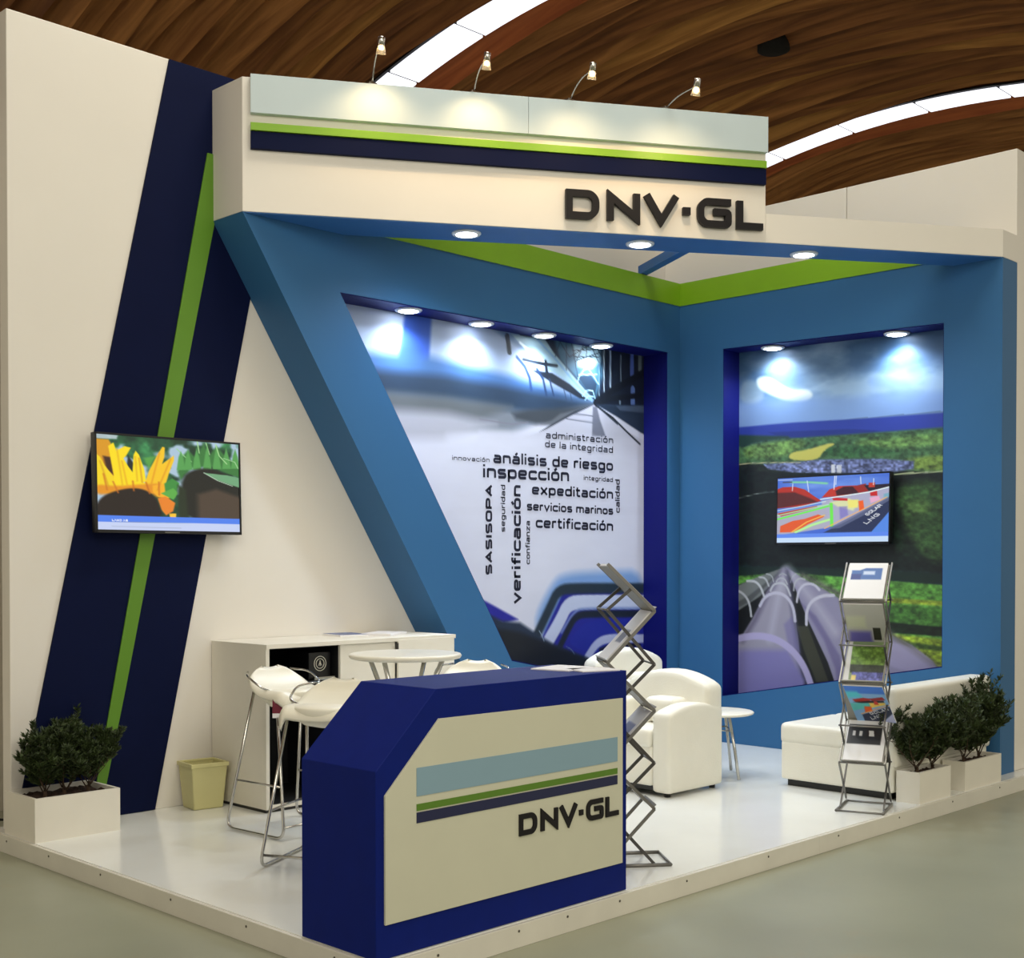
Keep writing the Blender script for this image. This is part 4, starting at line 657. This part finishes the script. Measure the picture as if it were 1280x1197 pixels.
# ------------------------------------------------------------------ white cabinet
KO = (5.1, 6.58, 0)
kb = empty('storage_cabinet', KO, 'long white storage cabinet with open black compartment against the left wall', 'cabinet')
cb = MB(); cb.box(4.336, 5.862, 6.285, 6.874, .975, 1.0)
cb.box(4.336, 4.36, 6.29, 6.874, .02, .975); cb.box(4.895, 4.92, 6.30, 6.874, .045, .975); cb.box(5.84, 5.862, 6.30, 6.874, .02, .975)
cb.box(4.36, 5.84, 6.29, 6.874, .02, .045)
cb.build('cabinet_body', M['planter'], kb, origin=KO)
ib = MB(); ib.box(4.36, 4.366, 6.32, 6.87, .045, .975); ib.box(4.889, 4.895, 6.32, 6.87, .045, .975); ib.box(4.366, 4.889, 6.85, 6.87, .045, .975); ib.box(4.366, 4.889, 6.30, 6.85, .045, .05); ib.box(4.366, 4.889, 6.32, 6.85, .968, .975)
ib.build('black_compartment', M['inner'], kb, origin=KO)
MB().box(4.366, 4.889, 6.34, 6.85, .745, .76).build('shelf', M['inner'], kb, origin=KO)
MB().box(4.345, 5.85, 6.31, 6.86, 0.0, .02).build('plinth', M['dark'], kb, origin=KO)
MB().box(4.92, 5.345, 6.305, 6.32, .05, .972).build('door', M['planter'], kb, origin=KO, bevel=.002, seg=1)
d2 = MB().box(5.352, 5.84, 6.282, 6.30, .05, .985).build('door', M['planter'], kb, origin=KO, bevel=.002, seg=1)
MB().box(5.345, 5.352, 6.278, 6.30, .89, .965).build('handle', M['alud'], d2, origin=KO)
dv = empty('coffee_machine', (4.79, 6.42, .76), 'small black appliance with pale round emblem inside the open cabinet', 'appliance')
MB().box(-.085, .085, -.05, .16, 0, .17).build('body', M['dark'], dv, bevel=.008)
em = MB()
for r_ in (.045, .030): em.tube([(r_ * math.cos(a * .2618), -.052, .10 + r_ * math.sin(a * .2618)) for a in range(25)], .0022, 5)
em.tube([(0, -.052, .085), (0, -.052, .118)], .003, 5); em.tube([(-.012, -.052, .088), (0, -.052, .112), (.012, -.052, .088)], .002, 5)
em.build('emblem', M['ttop'], dv)
MB().box(-.07, .09, -.09, -.05, .004, .02).build('drip_tray', M['chrome'], dv, bevel=.003)
leaflet(5.50, 6.60, 1.0, .5, .3, .21, 'open white magazine on right end of the white cabinet', 'paper', 'magazines on the white cabinet', 5, 'magazine')
leaflet(5.25, 6.70, 1.0, -.2, .21, .26, 'dark covered magazine lying left of the white one on the cabinet', 'bluepaper', 'magazines on the white cabinet', 4, 'magazine')

# ------------------------------------------------------------------ televisions
def tv(name, origin, rot, W, H, ops, label, base, extra=None):
    e = empty(name, origin, label, 'television'); e.rotation_euler = rot
    MB().box(-W / 2, W / 2, -.012, .03, -H / 2, H / 2).build('casing', M['dark'], e, bevel=.006)
    bz = MB(); t_ = .012
    for q in ((-W / 2, W / 2, H / 2 - t_, H / 2), (-W / 2, W / 2, -H / 2, -H / 2 + t_ * 1.5), (-W / 2, -W / 2 + t_, -H / 2, H / 2), (W / 2 - t_, W / 2, -H / 2, H / 2)):
        bz.box(q[0], q[1], -.018, -.011, q[2], q[3])
    bz.build('bezel', M['dark'], e)
    MB().box(-.05, .05, -.019, -.0185, -H / 2 + .004, -H / 2 + .010).build('maker_badge', M['alu'], e)
    w2 = W / 2 - t_; h2 = H / 2 - t_; hb = -H / 2 + t_ * 1.5
    def f3(P): return np.stack([(P[:, 0] - .5) * 2 * w2, np.full(len(P), -.0135), hb + P[:, 1] * (h2 - hb)], -1)
    print_grid('screen', [(0, 1), (1, 1), (1, 0), (0, 0)], 220, 130, f3, base, ops, M['screen'], e, extra)
    MB().box(-.12, .12, .03, .075, -.1, .1).build('wall_mount', M['dark'], e, bevel=.004)
    return e
def ex1(pa, s):
    if s == 0:
        n = fbm(pa.u * 9, pa.v * 6, 31, 4); pa.c = np.array((10, 34, 26.)) + (n[:, None] ** 2) * np.array((70, 150, 80.))
        k = np.clip((fbm(pa.u * 7 + 3, pa.v * 6, 41, 3) - .56) * 8, 0, 1)[:, None]; pa.c = pa.c * (1 - k) + np.array((170, 195, 215.)) * k
tv('television', (4.0, 6.79, 1.945), (R(-1.5), 0, R(1.2)), .985, .575, TV1_OPS, 'wall television showing a yellow sunflower on the navy stripe', (30, 60, 40), ex1)
def ex2(pa, s):
    if s == 0: pa.c = np.array((84, 122, 214.)) + (fbm(pa.u * 3, pa.v * 8, 5, 3)[:, None] - .5) * np.array((60, 60, 30.))
tv('television', (8.825, 5.165, 1.895), (R(-1.5), 0, R(-90)), 1.0, .545, TV2_OPS, 'wall television showing a red and orange ship over the landscape poster', (80, 120, 210), ex2)

# ------------------------------------------------------------------ bar stools and tables
def make_stool(loc, rz, label):
    e = empty('bar_stool', loc, label, 'bar stool', rz, 'white bar stools')
    # seat shell: depth along local y (back = +y)
    nu, nv = 16, 20; top = []
    for i in range(nv + 1):
        v = i / nv
        y = -.19 + .39 * v
        z = .80 + (-.05 * (1 - v / .18) ** 2 if v < .18 else 0) + (.115 * ((v - .5) / .5) ** 1.6 if v > .5 else 0)
        if v > .85: y = -.19 + .39 * (.85 + (v - .85) * .6)
        hw = .205 * (1 if v > .12 else .84 + 1.33 * v) * math.sqrt(max(.09, 1 - .9 * max(0, (v - .68) / .32) ** 2))
        row = []
        for j in range(nu + 1):
            u = -1 + 2 * j / nu
            dz = -.020 * (1 - u * u) - (.075 * max(0, abs(u) - .72) ** 1.3 / .28 ** 1.3 * (.9 - .6 * v))
            x_ = hw * (math.sin(u * 1.35) / math.sin(1.35))
            row.append((x_, y, z + dz))
        top.append(row)
    vs = [p for r_ in top for p in r_]; n = len(vs); W_ = nu + 1
    vs += [(p[0] * .965, p[1] * .97, p[2] - .014) for p in vs]
    fs = []
    for i in range(nv):
        for j in range(nu):
            a = i * W_ + j; fs.append((a, a + 1, a + W_ + 1, a + W_)); fs.append((n + a, n + a + W_, n + a + W_ + 1, n + a + 1))
    ring = [j for j in range(W_)] + [i * W_ + nu for i in range(1, nv + 1)] + [nv * W_ + j for j in range(nu - 1, -1, -1)] + [i * W_ for i in range(nv - 1, 0, -1)]
    for k in range(len(ring)): a = ring[k]; b = ring[(k + 1) % len(ring)]; fs.append((a, n + a, n + b, b))
    MB().add(vs, fs, True).build('seat', M['seat'], e)
    # deep underside bowl
    MB().lathe([(.05, .675), (.12, .69), (.165, .73), (.18, .775), (.17, .785)], (0, -.01, 0), 28).build('seat_base', M['seat'], e)
    for s in (-1, 1):
        fr = MB(); fr.tube(rounded([(s * .17, -.09, .78), (s * .25, -.25, .012), (s * .25, .25, .012), (s * .17, .10, .79)], .07, False, 6), .0085, 8)
        fo = fr.build('leg_frame', M['chrome'], e)
        MB().tube([(s * .222, -.195, .28), (s * .222, .197, .28)], .006, 6).build('footrest', M['chrome'], fo)
        MB().tube(rounded([(s * .10, -.02, .765), (s * .215, -.02, .80), (s * .225, .10, .865), (s * .15, .185, .875)], .05, False, 5), .006, 8).build('arm_loop', M['chrome'], e)
    MB().tube([(-.243, -.235, .07), (.243, -.235, .07)], .007, 6).build('cross_bar', M['chrome'], e)
    return e
s1 = make_stool((4.20, 5.86, 0), R(4), 'white bar stool with chrome legs nearest the open cabinet')
s2 = copy_tree(s1, 'white bar stool with chrome legs right behind the navy counter', (3.86, 5.06, 0), R(-63))
s3 = copy_tree(s1, 'white bar stool behind the bar table, only its seat top showing', (5.16, 5.42, 0), R(-60))
tg = MB().box(-.032, .032, -.002, .002, -.03, .045).build('safety_tag', M['tagred'], s1); tg.location = (-.185, -.125, .70); tg.rotation_euler.z = R(-49)
t2 = MB().box(-.032, .032, -.0022, .0022, -.055, -.03).build('tag_edge', M['paper'], tg)
lg = MB()
bt = empty('bar_table', (4.60, 5.34, 0), 'round white bar table with splayed chrome legs behind the counter', 'table')
MB().lathe([(.28, .955), (.305, .962), (.312, .975), (.305, .985), (.29, .988)], (0, 0, 0), 48).build('tabletop', M['ttop'], bt)
for k in range(4):
    a = R(20 + 90 * k); c_, s_ = math.cos(a), math.sin(a)
    MB().tube([(.23 * c_, .23 * s_, .955), (.05 * c_, .05 * s_, .55), (.06 * c_, .06 * s_, .45), (.27 * c_, .27 * s_, .012)], [.014, .012, .012, .012], 10).build('leg', M['chrome'], bt)
MB().lathe([(.075, .48), (.075, .52)], (0, 0, 0), 20).build('hub', M['chrome'], bt)
sd = empty('side_table', (7.30, 5.16, 0), 'low round white side table with metal legs right of the armchair', 'table')
MB().lathe([(.225, .432), (.245, .438), (.25, .448), (.24, .455)], (0, 0, 0), 40).build('tabletop', M['ttop'], sd)
for k in range(3):
    a = R(12 + 120 * k); c_, s_ = math.cos(a), math.sin(a)
    MB().tube([(.13 * c_, .13 * s_, .432), (.19 * c_, .19 * s_, .22), (.24 * c_, .24 * s_, .008)], .011, 8).build('leg', M['chrome'], sd)
MB().tube([(.155 * math.cos(R(12 + 120 * k)), .155 * math.sin(R(12 + 120 * k)), .33) for k in (0, 1, 2, 0)], .005, 6).build('brace_ring', M['chrome'], sd)

# ------------------------------------------------------------------ armchairs and sofa
def soft(mb, name, m_, parent, bev, seg=4): return mb.build(name, m_, parent, bevel=bev, seg=seg)
def arched(x0, x1, y0, y1, z0, z1, arch, axis='x', n=10):     # block whose top is an arc along axis
    mb = MB(); P = []
    a0, a1 = (x0, x1) if axis == 'x' else (y0, y1)
    pts = [(a0, z0)] + [(a0 + (a1 - a0) * i / n, z1 + arch * (1 - (2 * i / n - 1) ** 2)) for i in range(n + 1)] + [(a1, z0)]
    if axis == 'x': mb.prism(pts, lambda p: (p[0], y0, p[1]), lambda p: (p[0], y1, p[1]))
    else: mb.prism(pts, lambda p: (x0, p[0], p[1]), lambda p: (x1, p[0], p[1]))
    return mb
def make_armchair(loc, rz, label):   # faces local -x; width along y
    e = empty('armchair', loc, label, 'armchair', rz, 'white tub armchairs')
    for s in (-1, 1):
        y0, y1 = (-.345, -.20) if s < 0 else (.20, .345)
        soft(arched(-.29, .29, y0, y1, .025, .53, .05), 'armrest', M['leather'], e, .035)
    soft(arched(.12, .30, -.34, .34, .06, .68, .09, 'y', 14), 'backrest', M['leather'], e, .05)
    soft(MB().box(-.285, .15, -.20, .20, .06, .32), 'seat_base', M['leather'], e, .03)
    soft(MB().box(-.30, .14, -.195, .195, .30, .43), 'seat_cushion', M['leather'], e, .045)
    soft(MB().box(-.05, .14, -.18, .06, .43, .60), 'cushion', M['leather'], e, .05)
    for sx in (-.24, .24):
        for sy in (-.29, .29): MB().lathe([(.02, 0), (.026, .06)], (sx, sy, 0), 10).build('foot', M['dark'], e)
    MB().box(-.27, .28, -.32, .32, .035, .065).build('base_frame', M['dark'], e)
    return e
a1 = make_armchair((6.665, 5.215, 0), 0, 'white tub armchair in front of the blue corner beside the low round table')
a2 = copy_tree(a1, 'white armchair against the word poster, mostly hidden by the nearer armchair', (7.56, 6.04, 0), R(80)); a2.scale = (1, 1, 1.08)
so = empty('sofa', (7.97, 4.25, 0), 'white two-seat sofa seen from behind with planters along its back', 'sofa')
soft(MB().box(-.67, .68, -.41, .40, .045, .30), 'seat_base', M['leather'], so, .02)
soft(MB().box(-.675, .0, -.28, .41, .28, .42), 'seat_cushion', M['leather'], so, .04)
soft(MB().box(.004, .68, -.28, .41, .28, .42), 'seat_cushion', M['leather'], so, .04)
soft(MB().box(-.67, .70, -.43, -.27, .20, .70), 'backrest', M['leather'], so, .035)
MB().box(-.63, .66, -.38, .37, 0, .05).build('base_frame', M['dark'], so)

# ------------------------------------------------------------------ waste bin
wb = empty('waste_bin', (4.19, 6.745, 0), 'pale yellow plastic waste bin beside the white cabinet', 'bin', R(-8))
def ring(a, b, z): return [(-a, -b, z), (a, -b, z), (a, b, z), (-a, b, z)]
vs = ring(.094, .084, 0) + ring(.115, .105, .27) + ring(.107, .097, .27) + ring(.088, .078, .012)
fs = [(3, 2, 1, 0)] + [(k * 4 + i, k * 4 + (i + 1) % 4, k * 4 + 4 + (i + 1) % 4, k * 4 + 4 + i) for k in range(3) for i in range(4)] + [(12, 13, 14, 15)]
MB().add(vs, fs).build('bin_body', M['bin'], wb, bevel=.012, seg=3)
vs = ring(.121, .111, .255) + ring(.121, .111, .28) + ring(.106, .096, .28) + ring(.106, .096, .255)
fs = [(k * 4 + i, k * 4 + (i + 1) % 4, (k * 4 + 4) % 16 + (i + 1) % 4, (k * 4 + 4) % 16 + i) for k in range(4) for i in range(4)]
MB().add(vs, fs).build('rim', M['bin'], wb, bevel=.004, seg=2)

# ------------------------------------------------------------------ planters and shrubs
def planter(loc, L, W, H, label, rz=0):
    e = empty('planter_box', loc, label, 'planter', rz, 'white planter boxes'); t = .018
    mb = MB(); mb.box(0, L, 0, t, 0, H); mb.box(0, L, W - t, W, 0, H); mb.box(0, t, t, W - t, 0, H); mb.box(L - t, L, t, W - t, 0, H); mb.box(t, L - t, t, W - t, 0, .02)
    mb.build('box_body', M['planter'], e)
    rg = random.Random(hash(label) % 7 + int(L * 100)); nx, ny = 20, 8; vs = []
    for i in range(nx + 1):
        for j in range(ny + 1): vs.append((t + (L - 2 * t) * i / nx, t + (W - 2 * t) * j / ny, H - .03 + rg.uniform(-.01, .014)))
    MB().add(vs, [(i * (ny + 1) + j, (i + 1) * (ny + 1) + j, (i + 1) * (ny + 1) + j + 1, i * (ny + 1) + j + 1) for i in range(nx) for j in range(ny)]).build('soil', M['soil'], e, recalc=False)
    return e
planter((3.02, 6.50, 0), .49, .37, .235, 'long white planter box at the left end under the slanted stripe')
planter((7.306, 3.665, 0), .42, .155, .195, 'white planter box behind the sofa, nearer the brochure stand')
planter((7.93, 3.665, 0), .55, .155, .19, 'white planter box behind the sofa, at the right pillar')
def shrub(loc, h, spread, seed, label, group, lean=(0, 0), trunk=.10, dense=1.5, ylim=9):
    rg = random.Random(seed)
    e = empty('shrub', loc, label, 'plant', 0, group)
    st_ = MB(); fo = MB(); tips = []
    def twig(p, d, L, r, lvl):
        pts = [Vector(p)]; dd = Vector(d).normalized()
        for k in range(5):
            dd = (dd + Vector((rg.uniform(-.16, .16), rg.uniform(-.16, .16), rg.uniform(-.02, .16)))).normalized(); pts.append(pts[-1] + dd * L / 5)
        st_.tube(pts, [r * (1 - .14 * k) for k in range(6)], 5)
        if lvl < 2:
            for _ in range(6 if lvl == 0 else 5):
                k = rg.randint(1, 5); a = rg.uniform(0, 6.28); o = Vector((math.cos(a), math.sin(a), rg.uniform(-.1, .8)))
                twig(pts[k], (dd + o * 1.0), L * rg.uniform(.45, .75), r * .5, lvl + 1)
        if lvl > 0:
            for _ in range(int(46 * dense)):
                s = rg.uniform(.1, 1) * 4.99; k = int(s); q = pts[k].lerp(pts[k + 1], s - k)
                a = rg.uniform(0, 6.28); o = (Vector((math.cos(a), math.sin(a), rg.uniform(-.3, .7))) + (pts[k + 1] - pts[k]).normalized() * .9).normalized()
                l = rg.uniform(.018, .042) ; sd_ = o.cross(Vector((rg.uniform(-1, 1), rg.uniform(-1, 1), rg.uniform(-1, 1)))).normalized() * l * .13
                if (q + o * l).y > ylim: continue
                m_ = q + o * l * .5; fo.add([q, m_ + sd_, q + o * l, m_ - sd_], [(0, 1, 2, 3)])
    n0 = 6
    for k in range(n0):
        a = 6.283 * k / n0 + rg.uniform(-.4, .4); d = Vector((math.cos(a) * spread + lean[0], math.sin(a) * spread * .8 + lean[1], 1))
        twig((rg.uniform(-.012, .012), rg.uniform(-.012, .012), trunk * rg.uniform(.6, 1)), d, (h - trunk) * rg.uniform(.55, .8), .004, 0)
    st_.tube([(0, 0, -.03), (.004, 0, trunk * .5), (0, 0, trunk)], [.013, .010, .009], 7)
    st_.build('stem', M['bark'], e)
    f_ = fo.build('foliage', M['leaf'], e, recalc=False); f_['kind'] = 'stuff'
    return e
gl = 'dark green shrubs in the left planter'
shrub((3.15, 6.66, .205), .34, .75, 1, 'bushy shrub at the left end of the left planter box', gl, (-.05, 0), .04, 1.7, .19)
shrub((3.27, 6.68, .205), .37, .6, 2, 'bushy shrub in the middle of the left planter box', gl, (0, 0), .04, 1.7, .18)
shrub((3.40, 6.66, .205), .34, .8, 3, 'bushy shrub at the right end of the left planter box', gl, (.10, 0), .04, 1.7, .19)
gr_ = 'dark green shrubs behind the sofa'
shrub((7.40, 3.73, .165), .40, 1.0, 4, 'shrub at left end of the planter near the brochure stand', gr_, (0, -.1), .05, 1.8, .085)
shrub((7.60, 3.73, .165), .42, .95, 5, 'shrub at right end of the planter near the brochure stand', gr_, (.05, -.1), .05, 1.8, .085)
shrub((8.04, 3.73, .165), .43, .95, 6, 'shrub at left end of the planter by the right pillar', gr_, (-.03, -.1), .05, 1.8, .085)
shrub((8.27, 3.73, .165), .45, .6, 7, 'shrub at right end of the planter by the right pillar', gr_, (-.04, -.05), .05, 1.8, .085)

# ------------------------------------------------------------------ folding brochure stands
def make_rack(loc, rz, label, prints, flip=False):
    # local x: zigzag depth (0 .. -D), local y: width (0 .. Wd)
    e = empty('brochure_stand', loc, label, 'brochure stand', rz, 'folding metal brochure stands')
    D, Wd, st_ = .235, .27, .241
    XR, XL = 0.0, -D
    A_ = [(XL, 1.482), (XR, 1.252), (XL, 1.0), (XR, .763), (XL, .515), (XR, .283), (XL, .03)]
    B_ = [((XL + XR) / 2, 1.36), (XL, 1.258), (XR, .99), (XL, .755), (XR, .507), (XL, .27), (XR, .012)]
    for poly in (A_, B_):
        for a, b in zip(poly[:-1], poly[1:]):
            for y_ in (.0, Wd):
                ins = .008 if poly is B_ else 0; yy = y_ + (ins if y_ == 0 else -ins)
                MB().bar((a[0], yy, a[1]), (b[0], yy, b[1]), .009, .015, (0, 1, 0)).build('rail', M['alud'] if poly is B_ else M['alu'], e)
    for p in A_[1:-1] + B_[1:-1]:
        MB().tube([(p[0], -.004, p[1]), (p[0], Wd + .004, p[1])], .005, 8).build('cross_rod', M['alu'], e)
    for i, (a, b) in enumerate(zip(A_[:5], A_[1:6])):
        a3 = Vector((a[0], 0, a[1])); b3 = Vector((b[0], 0, b[1])); d = (b3 - a3).normalized(); nrm = d.cross(Vector((0, 1, 0)))
        if nrm.z < 0: nrm = -nrm
        if flip and i % 2: nrm = -nrm
        tr = MB(); c0 = a3 + d * .012; c1 = b3 - d * .004
        def quad(mb, p0, p1, y0, y1, o0, o1): mb.add([p0 + nrm * o0 + Vector((0, y0, 0)), p1 + nrm * o0 + Vector((0, y0, 0)), p1 + nrm * o0 + Vector((0, y1, 0)), p0 + nrm * o0 + Vector((0, y1, 0)), p0 + nrm * o1 + Vector((0, y0, 0)), p1 + nrm * o1 + Vector((0, y0, 0)), p1 + nrm * o1 + Vector((0, y1, 0)), p0 + nrm * o1 + Vector((0, y1, 0))],
            [(0, 3, 2, 1), (4, 5, 6, 7), (0, 1, 5, 4), (1, 2, 6, 5), (2, 3, 7, 6), (3, 0, 4, 7)])
        quad(tr, c0, c1, .012, Wd - .012, -.006, -.002)
        lo = c1 if c1.z < c0.z else c0; sg = -1 if lo is c1 else 1
        quad(tr, lo, lo + d * sg * .004, .012, Wd - .012, -.006, .022)
        tr = tr.build('tray', M['tray'], e)
        pr_ = prints[i]
        if pr_:
            base, ops, sk = pr_[:3]
            def f3(P, c0=c0, c1=c1, nrm=nrm, sk=sk):
                up0, dn = (c0, c1)
                out = np.zeros((len(P), 3)); x_ = .02 + P[:, 0] * (Wd - .04)
                q0 = np.array(up0 + nrm * .012); q1 = np.array(dn + nrm * .012); t = (1 - P[:, 1])[:, None]
                q = q0 * (1 - t) + q1 * t; q[:, 1] = x_ + sk * t[:, 0]; return q
            mbk = MB(); q0 = c0 + nrm * .004; q1 = c1 + nrm * .004
            mbk.add([Vector((q.x, y_, q.z)) + nrm * o for q, y_ in ((q0, .02), (q0, Wd - .02), (q1, Wd - .02 + sk), (q1, .02 + sk)) for o in (-.004, .0074)],
                    [(0, 2, 4, 6), (1, 7, 5, 3), (0, 1, 3, 2), (2, 3, 5, 4), (4, 5, 7, 6), (6, 7, 1, 0)])
            PR = prints_e(e, pr_[3] if len(pr_) > 3 else 'brochure', label)
            mbk.build('pages', M['paper'], PR)
            print_grid('cover', [(0, 1), (1, 1), (1, 0), (0, 0)], 60, 60, f3, base, ops, M['printed'], PR)
    bs = MB()
    MB().tube([(-.26, 0, .008), (.085, 0, .008)], .009, 8).build('foot', M['alu'], e); MB().tube([(-.26, Wd, .008), (.085, Wd, .008)], .009, 8).build('foot', M['alu'], e)
    MB().tube([(.085, 0, .008), (.085, Wd, .008)], .006, 8).build('foot_bar', M['alu'], e); MB().tube([(-.26, 0, .008), (-.26, Wd, .008)], .006, 8).build('foot_bar', M['alu'], e)
    return e
def prints_e(rack, lb, rl):
    p = bpy.data.objects.new('brochure', None); col.objects.link(p); p.location = rack.location; p.rotation_euler = rack.rotation_euler
    p.empty_display_size = .03
    tag(p, lb, 'brochure', 'brochures in the folding stands'); return p
WHT = (226, 226, 228)
r1 = [(WHT, [('p', (196, 196, 194), .01, [(.0, .0), (1, 0), (1, 1), (0, 1)]), ('p', (70, 74, 100), .01, [(.6, .86), (.8, .86), (.8, .95), (.6, .95)])], 0, 'grey backed brochure on topmost tray of the side-on stand'),
      (WHT, [('p', (120, 124, 140), .01, [(.15, .35), (.7, .35), (.7, .6), (.15, .6)])], 0, 'white brochure with grey box on second tray of the side-on stand'),
      None, (WHT, [('p', (130, 136, 170), .02, [(.1, .2), (.8, .2), (.8, .7), (.1, .7)])], 0, 'white and blue brochure half hidden on middle tray of the side-on stand'), None]
make_rack((4.92, 3.85, 0), math.atan2(-.63, .78), 'folding metal brochure stand seen side-on beside the navy counter', r1)
r2 = [(WHT, [('p', (60, 100, 165), .02, [(.1, .55), (.88, .55), (.88, .86), (.45, .86), (.3, .8), (.1, .8)]), ('p', (40, 60, 130), .02, [(.1, .55), (.35, .55), (.35, .7), (.1, .7)]), ('p', (190, 205, 230), .04, [(.4, .68), (.7, .68), (.7, .78), (.4, .78)])], 0, 'white brochure with blue sea photo on topmost tray of the front-facing stand'),
      ((176, 176, 170), [('p', (40, 38, 36), .01, [(.66, .08), (.86, .08), (.86, .4), (.66, .4)]), ('p', (96, 88, 170), .12, [(.0, .0), (.62, .0), (.6, .3), (.05, .3)]), ('p', (190, 194, 170), .1, [(0, .4), (.5, .4), (.5, .7), (0, .7)])], 0, 'pale grey brochure with black square on second tray of the front-facing stand'),
      ((120, 140, 100), [('p', (96, 128, 52), .05, [(.1, .35), (1, .35), (1, .9), (.1, .9)], 60, 14), ('p', (34, 44, 26), .03, [(.15, .22), (1, .22), (1, .42), (.1, .42)], 20, 20), ('p', (76, 80, 150), .03, [(.2, 0), (1, 0), (1, .24), (.2, .24)], 90, 16), ('p', (220, 200, 120), .03, [(.2, .0), (.32, .0), (.32, .16), (.2, .16)]), ('p', (200, 200, 198), .02, [(0, 0), (.14, 0), (.1, 1), (0, 1)])], 0, 'green field and town brochure on third tray of the front-facing stand'),
      ((130, 175, 225), BRO_OPS, .05, 'colourful ship brochure leaning out of the front-facing stand'),
      (WHT, [('p', (36, 36, 40), .01, [(.03, .42), (.9, .42), (.9, .9), (.03, .9)]), ('p', (200, 200, 200), .01, [(.15, .62), (.22, .62), (.22, .74), (.15, .74)]), ('p', (200, 200, 200), .01, [(.32, .62), (.4, .62), (.4, .74), (.32, .74)]), ('p', (210, 210, 210), .01, [(.58, .62), (.72, .62), (.68, .76), (.56, .76)])], 0, 'black and white brochure on lowest tray of the front-facing stand')]
make_rack((6.84, 3.95, 0), math.atan2(.33, .944) + math.pi, 'folding metal brochure stand facing forward before the white sofa', r2, True)
